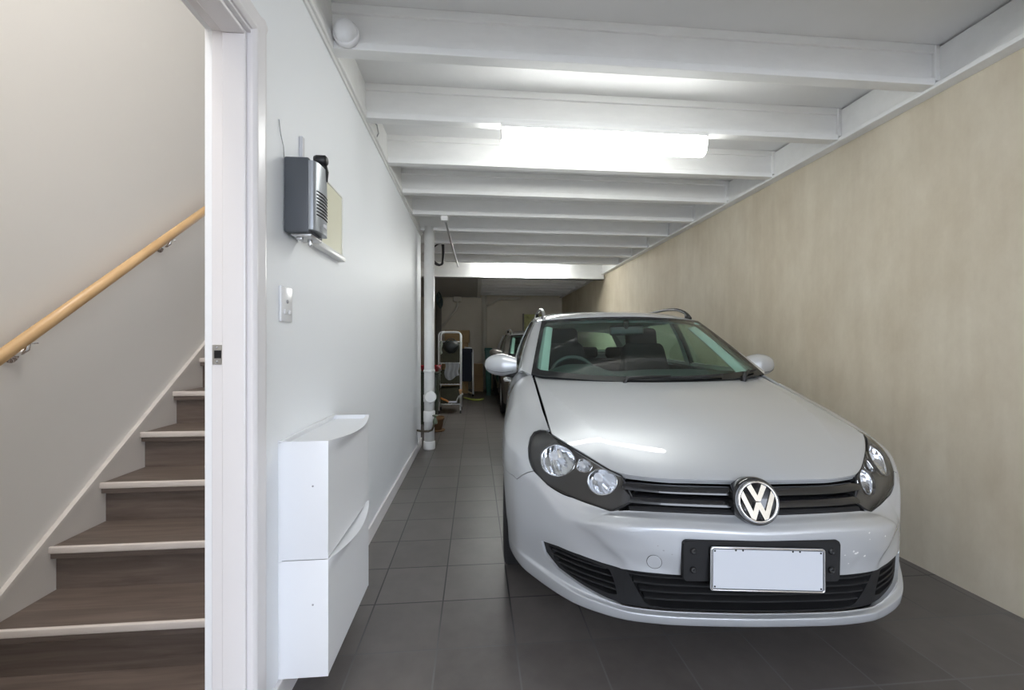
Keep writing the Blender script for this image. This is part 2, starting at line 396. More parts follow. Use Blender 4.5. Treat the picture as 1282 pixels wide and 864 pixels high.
lathe(bm, [(0, -.02), (.015, -.02), (.018, -.012), (.018, .016), (.012, .022), (0, .022)], 20, tr(XL + .092, 1.475, 1.778) @ rot('Y', 90))
tube(bm, [(XL + .098, 1.478, 1.768), (XL + .106, 1.485, 1.742), (XL + .105, 1.492, 1.712)], [.012, .009, .004], 10)
inside(bm_obj('knob', bm, M_black), spk)
bm = bmesh.new()
box(bm, (XL + .02, 1.41, 1.503), (XL + .085, 1.512, 1.513), .004); box(bm, (XL + .03, 1.425, 1.494), (XL + .05, 1.445, 1.505), .004); box(bm, (XL + .055, 1.455, 1.482), (XL + .068, 1.470, 1.505), .004)
inside(bm_obj('cable_gland', bm, M_steel, angle=35), spk)
bm = bmesh.new()
for i, (dy, h) in enumerate(((0, .014), (.012, .012), (.023, .012))):
    th_ = .55 + 0.0
    y = 1.452 - dy + .03
    xx = XL + .0925 + .0162*math.sqrt(max(0, 1 - ((y - 1.46)/.06)**2))
    box(bm, (xx - .002, y - .004, 1.545), (xx + .0008, y + .004, 1.545 + h), .0008)
inside(bm_obj('badge', bm, mat('white_print', (.7, .7, .72), .5)), spk)
bm = bmesh.new(); tube(bm, [(XL + .004, 1.402, 1.752), (XL + .006, 1.392, 1.785), (XL + .004, 1.376, 1.82), (XL + .003, 1.368, 1.858)], .0014, 6)
inside(bm_obj('wire', bm, M_dot), spk)
bm = bmesh.new(); box(bm, (XL, 1.525, 1.62), (XL + .012, 1.545, 1.885), .002)
tag(bm_obj('cable_trunking', bm, mat('grey_trunking', (.58, .58, .60), .4)), 'short pale grey vertical cable trunking behind the dark grey speaker unit', 'cable trunking')
# framed cream board
fb = wall_thing('wall_panel', (XL, 1.82, 1.67), 'cream panel in thin white frame on left wall behind speaker unit', 'framed panel')
bm = bmesh.new(); box(bm, (XL + .006, 1.65, 1.545), (XL + .016, 1.945, 1.815)); inside(bm_obj('panel', bm, mat('cream_board', (.74, .72, .56), .5, var=.03, vscale=3)), fb)
bm = bmesh.new()
box(bm, (XL, 1.635, 1.525), (XL + .030, 1.955, 1.548), .003); box(bm, (XL, 1.635, 1.548), (XL + .030, 1.652, 1.818), .003)
box(bm, (XL, 1.943, 1.548), (XL + .020, 1.955, 1.818), .003); box(bm, (XL, 1.652, 1.812), (XL + .020, 1.943, 1.820), .002)
inside(bm_obj('frame', bm, M_fitting, angle=35), fb)
# two stacked shoe cabinets
def shoe_cabinet(z0, h, label):
    root = wall_thing('shoe_cabinet', (XL, 1.62, z0), label, 'shoe cabinet', 'white shoe cabinets on the left wall')
    x0, x1, y0, y1 = XL, -.468, 1.368, 1.872
    bm = bmesh.new()
    box(bm, (x0, y0, z0), (x1 + .002, y0 + .006, z0 + h), .002); box(bm, (x0, y1 - .006, z0), (x1 + .002, y1, z0 + h), .002)
    box(bm, (x0, y0 + .006, z0), (x1 - .002, y1 - .006, z0 + .006)); box(bm, (x0, y0 + .006, z0 + .006), (x0 + .006, y1 - .006, z0 + h))
    box(bm, (x0 + .006, y0 + .006, z0 + h - .024), (x1 - .003, y1 - .006, z0 + h - .016)); box(bm, (x0, y0, z0 + h - .006), (x0 + .012, y1, z0 + h + .003), .002)
    inside(bm_obj('body', bm, M_cab, angle=35), root)
    # flap door with a bowed grip lip along its upper edge
    ny, nz = 40, 26; V = []; F = []
    for side in (0, 1):
        for j in range(nz + 1):
            for i in range(ny + 1):
                s = i / ny; w = j / nz
                z = z0 + .004 + (h - .004) * (1 - (1 - w) ** 1.6)
                q = max(0.0, (z - (z0 + h - .058)) / .058)
                bow = math.sin(PI * s) ** .8 * .034 * q ** 1.7
                x = x1 + .002 + bow if side == 0 else x1 - .003
                # the middle of the lip drops a little
                zz = z - .012 * math.sin(PI * s) ** 1.2 * q
                V.append((x, y0 + .001 + (y1 - y0 - .002) * s, zz))
    n1 = (ny + 1) * (nz + 1)
    for j in range(nz):
        for i in range(ny):
            a = j * (ny + 1) + i
            F.append((a, a + 1, a + ny + 2, a + ny + 1)); F.append((n1 + a, n1 + a + ny + 1, n1 + a + ny + 2, n1 + a + 1))
    for i in range(ny):
        a = nz * (ny + 1) + i; F.append((a, a + 1, n1 + a + 1, n1 + a)); F.append((i + 1, i, n1 + i, n1 + i + 1))
    for j in range(nz):
        a = j * (ny + 1); F.append((a + ny + 1, a, n1 + a, n1 + a + ny + 1)); b = a + ny; F.append((b, b + ny + 1, n1 + b + ny + 1, n1 + b))
    o = mesh_obj('door', V, F, M_cab, smooth=True); o.data.set_sharp_from_angle(angle=R(40)); inside(o, root)
    bm = bmesh.new(); lathe(bm, [(.003, 0), (.003, .001), (0, .0012)], 10, tr(x1 - .045, y0, z0 + h * .62) @ rot('X', 90)); inside(bm_obj('screw', bm, M_dot), root)
    return root
shoe_cabinet(.092, .372, 'lower white wall-hung shoe cabinet with curved grip, close to the tiled floor')
shoe_cabinet(.466, .376, 'upper white wall-hung shoe cabinet with curved grip, stacked on the other')
# motion sensor by the first joist
ms = wall_thing('motion_detector', (-.52, 1.80, 2.42), 'round white motion sensor under the first ceiling joist at left wall', 'motion sensor')
bm = bmesh.new()
lathe(bm, [(0, 0), (.05, 0), (.054, .006), (.054, .022), (.050, .028), (0, .028)], 32, tr(-.54, 1.815, 2.455) @ rot('X', 90))
inside(bm_obj('base', bm, M_switch), ms)
bm = bmesh.new()
lathe(bm, [(.046, 0), (.045, .012), (.038, .026), (.024, .036), (0, .041)], 32, tr(-.54, 1.787, 2.455) @ rot('X', 90))
inside(bm_obj('dome', bm, mat('milky_lens', (.78, .79, .80), .3)), ms)
bm = bmesh.new()
tube(bm, [(XL + .012, 2.60, 2.50), (XL + .03, 2.56, 2.47), (XL + .035, 2.58, 2.43), (XL + .015, 2.60, 2.41)], .004, 8)
tag(bm_obj('cable', bm, M_dot), 'short loose dark cable at top of left wall between joists', 'cable')

# ------------------------------------------------------------------ fluorescent battens
def batten(x0, x1, y, ztop, h, label, w=.115, M_f=None):
    root = empty('ceiling_light', ((x0+x1)/2, y, ztop), 0, label, 'ceiling light', 'fluorescent battens')
    bm = bmesh.new(); box(bm, (x0 + .002, y - w*.50, ztop - .030), (x1 - .002, y + w*.50, ztop), .004); inside(bm_obj('base', bm, M_fitting, angle=35), root)
    n = 12
    V = []; F = []
    prof = [(-w/2, -.028)] + [(w/2 * -math.cos(a), -.045 - (h - .045) * math.sin(a) ** .7) for a in np.linspace(0, PI, n)] + [(w/2, -.028)]
    m = len(prof); xs = [x0, x0 + .006, x0 + .02, x1 - .02, x1 - .006, x1]; sc = [.75, .92, 1, 1, .92, .75]
    for x, s in zip(xs, sc):
        for a, b in prof: V.append((x, y + a * s, ztop + b * (.9 + .1 * s)))
    for i in range(len(xs) - 1):
        for j in range(m - 1):
            a = i * m + j; F.append((a, a + m, a + m + 1, a + 1))
    F.append(tuple(range(m - 1, -1, -1))); F.append(tuple(range((len(xs)-1)*m, len(xs)*m)))
    o = mesh_obj('diffuser', V, F, M_f or M_fluoro, smooth=True)
    bmx = bmesh.new(); bmx.from_mesh(o.data); bmesh.ops.recalc_face_normals(bmx, faces=bmx.faces[:]); bmx.to_mesh(o.data); bmx.free()
    o.data.set_sharp_from_angle(angle=R(50)); inside(o, root)
    for A_, B_ in (((x0 - .006, y - w*.5, ztop - .10), (x0 + .002, y - w*.5 + .016, ztop)), ((x1 - .002, y - w*.3, ztop - .06), (x1 + .006, y + w*.3, ztop))):
        bm = bmesh.new(); box(bm, A_, B_, .002); inside(bm_obj('end_cap', bm, M_fitting), root)
    return root
batten(.15, 1.37, 2.39, ZB, .125, 'lit fluorescent batten under the second joist above the silver wagon')
batten(.20, 1.40, 7.09, 2.52, .15, 'lit fluorescent batten far back in front of the deep beam', M_f=M_fluoro2)
# downpipe
dp = empty('downpipe', (-.505, 4.65, 0), 0, 'white floor to ceiling drainpipe with round inspection cap at wall end', 'pipe')
bm = bmesh.new(); tube(bm, [(-.505, 4.65, 0), (-.505, 4.65, 1.2), (-.505, 4.65, 2.45)], .057, 28); inside(bm_obj('pipe', bm, M_fitting), dp)
for z0, z1 in ((0, .09), (.30, .42), (.52, .60), (.845, .875)):
    bm = bmesh.new(); tube(bm, [(-.505, 4.65, z0), (-.505, 4.65, z0 + .006), (-.505, 4.65, z1 - .006), (-.505, 4.65, z1)], [.060, .064, .064, .060], 28); inside(bm_obj('collar', bm, M_fitting), dp)
bm = bmesh.new(); lathe(bm, [(.048, 0), (.048, .07), (.062, .072), (.064, .10), (.056, .108), (0, .108)], 28, tr(-.480, 4.62, .575) @ rot('X', 82) @ rot('Z', 0)); inside(bm_obj('inspection_cap', bm, M_fitting, angle=40), dp)
tp = empty('garden_tap', (-.56, 4.5, .24), 0, 'old brass and green garden tap on pipe across the white drainpipe', 'tap')
bm = bmesh.new(); tube(bm, [(-.628, 4.49, .24), (-.56, 4.50, .225), (-.50, 4.51, .220), (-.462, 4.51, .235), (-.445, 4.51, .275), (-.43, 4.51, .33)], .011, 10); inside(bm_obj('pipe', bm, mat('aged_copper', (.10, .085, .06), .5, metal=.6)), tp)
bm = bmesh.new(); lathe(bm, [(0, 0), (.022, .0), (.026, .02), (.020, .05), (.012, .06), (.012, .08), (.03, .085), (.03, .095), (0, .1)], 16, tr(-.428, 4.51, .30)); inside(bm_obj('valve', bm, mat('green_brass', (.16, .19, .13), .45, metal=.5)), tp)
bm = bmesh.new(); tube(bm, [(XL + .01, 4.42, .235), (XL + .012, 4.43, .16), (XL + .016, 4.45, .09)], .003, 6); tag(bm_obj('thin_wire', bm, M_dot), 'thin grey wire hanging down the end of the left wall', 'wire')
# rod under the joists
cd = empty('conduit', (-.29, 5.4, 2.39), 0, 'slim grey metal conduit running beneath the joists beside the drainpipe', 'conduit')
bm = bmesh.new(); tube(bm, [(-.30, 4.14, 2.388), (-.285, 5.4, 2.388), (-.27, 6.62, 2.388)], .011, 12); inside(bm_obj('tube', bm, M_steel), cd)
bm = bmesh.new(); box(bm, (-.335, 4.085, 2.36), (-.265, 4.15, 2.405), .004); inside(bm_obj('saddle', bm, M_fitting), cd)
# ---------------- car body surfaces (car frame: x lateral, y back from the nose, z up) ----------------
def _pchip_slopes(x, y):
    # monotone cubic slopes along axis 0 ; y shape (n, ...)
    h = np.diff(x)
    hh = h.reshape((-1,) + (1,) * (y.ndim - 1))
    d = np.diff(y, axis=0) / hh
    m = np.zeros_like(y)
    w1 = 2 * hh[1:] + hh[:-1]; w2 = hh[1:] + 2 * hh[:-1]
    with np.errstate(divide='ignore', invalid='ignore'):
        mm = (w1 + w2) / (w1 / d[:-1] + w2 / d[1:])
    mm = np.where(d[:-1] * d[1:] > 0, mm, 0.0)
    m[1:-1] = mm
    m[0] = d[0]; m[-1] = d[-1]
    return m
def interp(x, y, q):
    """monotone cubic interpolation of rows y (n,...) at q (k,) -> (k,...)"""
    x = np.asarray(x, float); y = np.asarray(y, float); q = np.clip(np.asarray(q, float), x[0], x[-1])
    m = _pchip_slopes(x, y)
    i = np.clip(np.searchsorted(x, q, side='right') - 1, 0, len(x) - 2)
    h = x[i + 1] - x[i]; t = (q - x[i]) / h
    sh = (-1,) + (1,) * (y.ndim - 1)
    t = t.reshape(sh); h = h.reshape(sh)
    h00 = 2*t**3 - 3*t**2 + 1; h10 = t**3 - 2*t**2 + t; h01 = -2*t**3 + 3*t**2; h11 = t**3 - t**2
    return h00*y[i] + h10*h*m[i] + h01*y[i+1] + h11*h*m[i+1]
# control net : rows (bottom -> top) x columns (nose centre -> corner -> side -> tail centre)
NET = np.array([
 # r0 tucked underside
 [(0,.10,.19),(.25,.105,.19),(.42,.135,.19),(.47,.155,.19),(.58,.215,.20),(.71,.36,.21),(.79,.48,.215),(.82,.62,.22),(.83,.88,.22),(.82,1.25,.21),(.81,1.6,.21),(.81,2.4,.21),(.81,3.0,.21),(.82,3.46,.22),(.80,4.0,.25),(.74,4.30,.27),(.58,4.42,.28),(0,4.47,.28)],
 # r1 lip underside edge
 [(0,.046,.19),(.25,.053,.19),(.42,.078,.19),(.46,.092,.19),(.583,.155,.195),(.72,.305,.2),(.80,.425,.21),(.842,.60,.215),(.85,.88,.215),(.84,1.25,.2),(.83,1.6,.2),(.83,2.4,.2),(.83,3.0,.2),(.84,3.46,.215),(.82,4.0,.24),(.76,4.32,.26),(.60,4.45,.27),(0,4.50,.27)],
 # r2 lip front edge
 [(0,.03,.224),(.25,.037,.225),(.42,.063,.226),(.46,.08,.227),(.585,.145,.236),(.725,.297,.252),(.808,.42,.26),(.853,.60,.26),(.86,.88,.26),(.85,1.25,.25),(.84,1.6,.25),(.84,2.4,.25),(.84,3.0,.25),(.85,3.46,.26),(.835,4.0,.28),(.775,4.34,.30),(.62,4.46,.31),(0,4.51,.31)],
 # r3 shelf
 [(0,.05,.234),(.25,.057,.235),(.42,.083,.236),(.46,.098,.238),(.582,.165,.25),(.722,.31,.27),(.812,.425,.29),(.856,.60,.30),(.865,.88,.30),(.855,1.25,.30),(.845,1.6,.30),(.845,2.4,.30),(.845,3.0,.30),(.855,3.46,.30),(.845,4.0,.32),(.785,4.35,.34),(.63,4.47,.35),(0,4.52,.35)],
 # r4 edge over the intake
 [(0,.022,.375),(.25,.03,.376),(.42,.062,.375),(.455,.083,.374),(.588,.165,.372),(.729,.305,.375),(.818,.42,.39),(.862,.60,.40),(.872,.88,.40),(.866,1.25,.40),(.86,1.6,.40),(.86,2.4,.40),(.86,3.0,.40),(.868,3.46,.40),(.86,4.0,.42),(.80,4.38,.44),(.64,4.51,.45),(0,4.56,.45)],
 # r5
 [(0,.006,.455),(.25,.016,.456),(.42,.054,.452),(.475,.082,.447),(.593,.167,.44),(.733,.306,.48),(.822,.42,.50),(.866,.60,.50),(.88,.88,.50),(.875,1.25,.50),(.872,1.6,.50),(.872,2.4,.50),(.872,3.0,.50),(.88,3.46,.50),(.868,4.0,.52),(.81,4.39,.54),(.65,4.53,.55),(0,4.58,.55)],
 # r6 crease
 [(0,0,.521),(.25,.011,.528),(.42,.053,.519),(.49,.089,.509),(.60,.172,.489),(.735,.31,.573),(.822,.424,.60),(.868,.60,.60),(.885,.88,.60),(.88,1.25,.60),(.878,1.6,.62),(.878,2.4,.63),(.878,3.0,.64),(.885,3.46,.63),(.87,4.0,.64),(.81,4.38,.65),(.65,4.52,.65),(0,4.57,.65)],
 # r7
 [(0,.02,.546),(.25,.032,.552),(.42,.08,.543),(.482,.112,.536),(.60,.195,.53),(.737,.325,.605),(.818,.428,.635),(.866,.60,.645),(.882,.88,.66),(.876,1.25,.68),(.874,1.6,.70),(.874,2.4,.71),(.874,3.0,.72),(.88,3.46,.71),(.865,4.0,.73),(.805,4.36,.74),(.645,4.50,.74),(0,4.54,.74)],
 # r8 under the lamps
 [(0,.053,.568),(.25,.066,.571),(.42,.116,.558),(.468,.138,.553),(.597,.218,.57),(.737,.342,.632),(.812,.435,.672),(.860,.60,.695),(.872,.88,.725),(.868,1.25,.76),(.866,1.6,.80),(.866,2.4,.815),(.866,3.0,.825),(.87,3.46,.82),(.855,4.0,.85),(.795,4.34,.86),(.64,4.48,.86),(0,4.52,.86)],
 # r9
 [(0,.062,.62),(.25,.075,.622),(.42,.128,.618),(.458,.15,.62),(.588,.238,.655),(.722,.372,.705),(.765,.49,.742),(.795,.62,.775),(.81,.88,.838),(.812,1.25,.905),(.835,1.6,.905),(.838,2.4,.92),(.838,3.0,.93),(.835,3.46,.945),(.825,4.0,.96),(.77,4.32,.98),(.62,4.46,.98),(0,4.50,.98)],
 # r10 top : bonnet edge, bonnet shut line, belt line
 [(0,.074,.669),(.25,.088,.669),(.40,.132,.669),(.43,.148,.671),(.545,.25,.718),(.663,.40,.768),(.674,.55,.806),(.682,.65,.832),(.692,.88,.886),(.72,1.25,.968),(.80,1.6,.952),(.805,2.4,.966),(.805,3.0,.98),(.80,3.46,.995),(.79,4.0,1.01),(.745,4.29,1.03),(.60,4.42,1.03),(0,4.46,1.03)],
], float)
# one more column beside the bumper corner, so its upright crease can be crisp
_g0 = NET[:, 1:2].copy(); _g0[..., 0] *= -1
_mid = np.stack([interp(np.arange(-1, NET.shape[1]), np.concatenate([_g0, NET], 1)[r], [1.5])[0] for r in range(len(NET))])
NET = np.concatenate([NET[:, :2], _mid[:, None], NET[:, 2:]], 1)
NET[4, 2:5] = [(.335,.040,.376),(.425,.067,.375),(.452,.083,.374)]
NET[5, 2:6] = [(.385,.044,.453),(.4855,.086,.447),(.516,.1105,.444),(.606,.178,.44)]
NET[6, 2:6] = [(.420,.051,.519),(.535,.114,.503),(.568,.142,.495),(.622,.193,.492)]
NET[7, 2:6] = [(.400,.070,.545),(.485,.112,.536),(.520,.137,.531),(.608,.201,.53)]
def T(t):
    return t if t <= 1 else (1 + 2*(t - 1) if t < 2 else t + 1)
NR, NC = NET.shape[:2]
# bonnet as a height field
def hood_front(x):
    x = np.abs(x); return interp([0,.25,.40,.43,.545,.663,.70], np.array([.074,.088,.132,.148,.25,.40,.47]), x)
def hood_rear(x):
    return 1.075 + .17*(np.abs(x)/.7)**2.4
def _hood_base(x, y):
    x = np.abs(x)
    zc = interp([.06,.074,.09,.13,.22,.40,.70,1.06,1.30], np.array([.662,.672,.688,.712,.751,.809,.872,.931,.965]), y)
    zs = interp([.074,.25,.40,.55,.65,.88,1.16,1.30], np.array([.640,.715,.768,.806,.832,.886,.953,.985]), y)
    xs = interp([.074,.40,.55,.65,.88,1.16,1.3], np.array([.655,.663,.674,.682,.692,.702,.706]), y)
    xl = interp([.1,.3,.5,.9,1.2], np.array([.425,.465,.53,.625,.655]), y)
    zl = zc - .005
    b = np.clip((x-xl)/(xs-xl), 0, 1.2)
    zin = zc + (zl-zc)*np.clip(x/xl, 0, 1)**2
    zout = zl + (zs-zl)*(.8*b+.2*b**2)
    return np.where(x < xl, zin, zout)
def hood_edge(x):
    return interp([0,.25,.40,.43,.545,.663,.70], np.array([.672,.673,.673,.675,.722,.772,.79]), np.abs(x))
def hood_z(x, y):
    yf = hood_front(x)
    return _hood_base(x, y) + (hood_edge(x) - _hood_base(x, yf)) * np.exp(-np.maximum(y - yf, -.02) / .075)
# ghost column mirrored about the centre line keeps the nose and tail smooth
def _ghost(n):
    g0 = n[:, 1:2].copy(); g0[..., 0] *= -1; g1 = n[:, -2:-1].copy(); g1[..., 0] *= -1
    return np.concatenate([g0, n, g1], 1)
NETG = _ghost(NET)
def S(t, v):
    """body side surface : t column index, v row index (arrays) -> (k,3)"""
    t = np.asarray(t, float); v = np.clip(np.asarray(v, float), 0, NR - 1)
    rows = np.stack([interp(np.arange(-1, NC + 1), NETG[r], t) for r in range(NR)], 0)
    m = _pchip_slopes(np.arange(NR, dtype=float), rows)
    i = np.clip(np.floor(v).astype(int), 0, NR - 2); f = (v - i)[:, None]; k = np.arange(len(t))
    h00 = 2*f**3 - 3*f**2 + 1; h10 = f**3 - 2*f**2 + f; h01 = -2*f**3 + 3*f**2; h11 = f**3 - f**2
    return h00*rows[i, k] + h10*m[i, k] + h01*rows[i+1, k] + h11*m[i+1, k]
def surf_normals(F, u, v, eps=.02, umin=-1e9, umax=1e9):
    du = F(np.clip(u + eps, umin, umax), v) - F(np.clip(u - eps, umin, umax), v)
    dv = F(u, v + eps) - F(u, v - eps)
    n = np.cross(du, dv); l = np.linalg.norm(n, axis=1, keepdims=True); l[l < 1e-12] = 1
    return n / l
def in_poly(px, py, poly):
    c = False; j = len(poly) - 1
    for i in range(len(poly)):
        xi, yi = poly[i]; xj, yj = poly[j]
        if (yi > py) != (yj > py) and px < (xj - xi) * (py - yi) / (yj - yi) + xi: c = not c
        j = i
    return c
def grow(F, poly, d):
    """offset a (u,v) polygon outward by d metres measured on the surface"""
    P = np.array(poly, float); n = len(P); e = .01
    Ju = np.linalg.norm(F(P[:, 0] + e, P[:, 1]) - F(P[:, 0] - e, P[:, 1]), axis=1) / (2 * e)
    Jv = np.linalg.norm(F(P[:, 0], np.clip(P[:, 1] + e, 0, 99)) - F(P[:, 0], P[:, 1] - e), axis=1) / (2 * e)
    Ju = np.maximum(Ju, .01); Jv = np.maximum(Jv, .004)
    area = .5 * sum(P[i, 0] * P[(i+1) % n, 1] - P[(i+1) % n, 0] * P[i, 1] for i in range(n)); sg = 1 if area > 0 else -1
    out = []
    for i in range(n):
        a = (P[i] - P[i-1]) * (Ju[i], Jv[i]); b = (P[(i+1) % n] - P[i]) * (Ju[i], Jv[i])
        a /= max(np.linalg.norm(a), 1e-9); b /= max(np.linalg.norm(b), 1e-9)
        na = np.array([a[1], -a[0]]) * sg; nb = np.array([b[1], -b[0]]) * sg
        k = na + nb; k = k / max(.35, 1 + float(na @ nb))
        out.append((P[i, 0] + d * k[0] / Ju[i], P[i, 1] + d * k[1] / Jv[i]))
    return out
def cut_patch(F, us, vs, polys):
    """cut the (u,v) grid along polygons [(name, poly, gap)] ; first match wins; the rest is 'rest'.  name -> (uv, faces)"""
    bm = bmesh.new()
    g = [[bm.verts.new((u, v, 0)) for v in vs] for u in us]
    for i in range(len(us) - 1):
        for j in range(len(vs) - 1):
            bm.faces.new((g[i][j], g[i+1][j], g[i+1][j+1], g[i][j+1]))
    regions = []
    for name, poly, gap in polys:
        big = grow(F, poly, gap) if gap else None
        regions.append((name, poly, big))
        for P in ([poly] + ([big] if big else [])):
            for a, b in zip(P, P[1:] + P[:1]):
                x0, x1 = min(a[0], b[0]) - 1e-6, max(a[0], b[0]) + 1e-6; y0, y1 = min(a[1], b[1]) - 1e-6, max(a[1], b[1]) + 1e-6
                hit = []
                for f in bm.faces:
                    cs = [v.co for v in f.verts]
                    if max(c.x for c in cs) >= x0 and min(c.x for c in cs) <= x1 and max(c.y for c in cs) >= y0 and min(c.y for c in cs) <= y1: hit.append(f)
                if not hit: continue
                geom = set(hit)
                for f in hit: geom.update(f.edges); geom.update(f.verts)
                bmesh.ops.bisect_plane(bm, geom=list(geom), dist=1e-5, plane_co=(a[0], a[1], 0), plane_no=(b[1] - a[1], a[0] - b[0], 0))
    out = {}
    for f in bm.faces:
        c = f.calc_center_median(); nm = 'rest'
        for name, poly, big in regions:
            if in_poly(c.x, c.y, poly): nm = name; break
            if big and in_poly(c.x, c.y, big): nm = None; break
        if nm: out.setdefault(nm, []).append(f)
    res = {}
    for nm, fs in out.items():
        idx = {}; uv = []; faces = []
        for f in fs:
            ff = []
            for v in f.verts:
                if v not in idx: idx[v] = len(uv); uv.append((v.co.x, v.co.y))
                ff.append(idx[v])
            faces.append(ff)
        res[nm] = (np.array(uv), faces)
    bm.free()
    return res
def shell(F, piece, rim=0.0, off=0.0, flip=False, center=None, umin=-1e9, umax=1e9, back=False):
    """(verts, faces, normals) of a cut piece : offset along the normal, with a folded rim of given depth"""
    uv, faces = piece
    P = F(uv[:, 0], uv[:, 1]); N = surf_normals(F, uv[:, 0], uv[:, 1], umin=umin, umax=umax)
    if flip: N = -N
    if center is not None:
        m = np.abs(uv[:, 0] - center) < 1e-6; N[m, 0] = 0; N /= np.maximum(np.linalg.norm(N, axis=1, keepdims=True), 1e-9)
    P = P + N * off
    # winding so faces agree with the normals
    fs = []
    for f in faces:
        a = np.cross(P[f[1]] - P[f[0]], P[f[2]] - P[f[0]])
        if len(f) > 3: a = a + np.cross(P[f[2]] - P[f[0]], P[f[3]] - P[f[0]])
        fs.append(f if a @ N[f[0]] >= 0 else f[::-1])
    V = [tuple(p) for p in P]; NN = [tuple(n) for n in N]
    if rim or back:
        cnt = {}
        for f in fs:
            for a, b in zip(f, f[1:] + f[:1]): cnt[(a, b)] = cnt.get((a, b), 0) + 1
        bd = [(a, b) for (a, b) in cnt if (b, a) not in cnt]
        if center is not None:
            bd = [(a, b) for a, b in bd if not (abs(uv[a, 0] - center) < 1e-6 and abs(uv[b, 0] - center) < 1e-6)]
        mp = {}
        for a, b in bd:
            for k in (a, b):
                if k not in mp:
                    mp[k] = (len(V), len(V) + 1)
                    V.append(tuple(P[k])); NN.append((0, 0, 0)); V.append(tuple(P[k] - N[k] * rim)); NN.append((0, 0, 0))
        for a, b in bd:
            fs.append([mp[b][0], mp[a][0], mp[a][1], mp[b][1]])
    return V, fs, NN
def mirror(g, join=True):
    V, Fc, N = g; n = len(V)
    V2 = [(-x, y, z) for x, y, z in V]; N2 = [(-a, b, c) for a, b, c in N]; F2 = [f[::-1] for f in Fc]
    if not join: return V2, F2, N2
    # weld the centre line
    m = {}; 
    for i, (x, y, z) in enumerate(V):
        if abs(x) < 1e-6: m[i] = i
    F3 = [[(m[k] if k in m else k + n) for k in f] for f in F2]
    return list(V) + V2, list(Fc) + F3, list(N) + N2
def put(name, g, m, parent):
    V, Fc, N = g
    return mesh_obj(name, V, Fc, m, parent, smooth=True, normals=N)
def both(name, g, m, parent):
    a = put(name, g, m, parent); b = put(name, mirror(g, False), m, parent); return a, b
def strip(name, pts, nrm, up, prof, m, parent, closed_prof=True, caps=True):
    """sweep profile [(out, up)] along points with frames"""
    V = []; F = []; k = len(prof)
    for p, n, u in zip(pts, nrm, up):
        for a, b in prof: V.append(np.asarray(p) + np.asarray(n) * a + np.asarray(u) * b)
    for i in range(len(pts) - 1):
        for j in range(k if closed_prof else k - 1):
            a = i * k + j; b = i * k + (j + 1) % k
            F.append((a, b, b + k, a + k))
    if caps: F.append(tuple(range(k - 1, -1, -1))); F.append(tuple(range((len(pts)-1)*k, len(pts)*k)))
    o = mesh_obj(name, V, F, m, parent, smooth=True)
    b = bmesh.new(); b.from_mesh(o.data); bmesh.ops.recalc_face_normals(b, faces=b.faces[:]); b.to_mesh(o.data); b.free()
    o.data.set_sharp_from_angle(angle=R(38))
    return o

# ------------------------------------------------------------------ car materials
M_paint = mat('silver_car_paint', (.56, .578, .60), .47, metal=.5, coat=1.0)
M_lens = glass_mat('clear_headlight_lens', (.95, .96, .97), 1.5)
M_wind = glass_mat('green_tinted_windscreen', (.68, .91, .83), 1.5, boost=1.6)
M_side = glass_mat('green_tinted_side_glass', (.70, .86, .76), 1.5)
M_bezel = mat('headlight_bezel', (.040, .038, .037), .28)
M_refl = mat('headlight_reflector', (.85, .86, .88), .12, metal=1)
M_bulb = mat('bulb_glass', (.75, .76, .78), .1, spec=.8)
M_amber = mat('indicator_bulb', (.50, .36, .30), .25)
M_dash = mat('dashboard_vinyl', (.030, .033, .034), .55)
M_seat = mat('charcoal_seat_fabric', (.013, .013, .014), .9, spec=.2)
M_lining = mat('pale_grey_headlining', (.74, .76, .75), .8)
M_frit = mat('black_glass_edge', (.010, .011, .012), .10)
M_red = mat('red_tail_lamp', (.35, .01, .01), .15, coat=1)
M_ptrim = mat('grey_pillar_trim', (.40, .41, .405), .8)
M_sticker = mat('pale_blue_sticker', (.55, .72, .85), .4)

def car_windscreen(u, v):
    """u -1..1 across, v 0 (cowl) .. 1 (roof)"""
    u = np.asarray(u, float); v = np.asarray(v, float)
    bx = .712*u; by = 1.055 + .125*np.abs(u)**2.2; bz = .930 + .038*np.abs(u)**2.0
    tx = .603*u; ty = 1.712 + .135*np.abs(u)**2.2; tz = 1.356 - .024*np.abs(u)**2.0
    b = np.stack([bx, by, bz], -1); t = np.stack([tx, ty, tz], -1)
    p = b * (1 - v)[..., None] + t * v[..., None]
    k = np.clip(4*v*(1 - v), -1, 1) * (1 - .35*np.abs(u)**3)
    return p + np.stack([np.zeros_like(u), -.008*k, .013*k], -1)
_gs = [0, .06, .15, .38, .68, .92, 1.0]
_gB = np.array([(.712, 1.18, .966), (.765, 1.275, .984), (.792, 1.47, .957), (.806, 2.43, .968), (.806, 3.25, .988), (.785, 4.10, 1.016), (.745, 4.29, 1.03)])
_gR = np.array([(.603, 1.847, 1.332), (.652, 1.935, 1.322), (.640, 2.06, 1.352), (.645, 2.47, 1.388), (.640, 3.22, 1.392), (.600, 4.02, 1.345), (.555, 4.20, 1.31)])
def side_glass(s, w):
    s = np.asarray(s, float); w = np.asarray(w, float)
    a = interp(_gs, _gB, s); b = interp(_gs, _gR, s)
    p = a * (1 - w)[:, None] + b * w[:, None]
    k = 4*w*(1 - w); p[:, 0] += .020 * k * np.clip(s / .15, .2, 1)
    return p
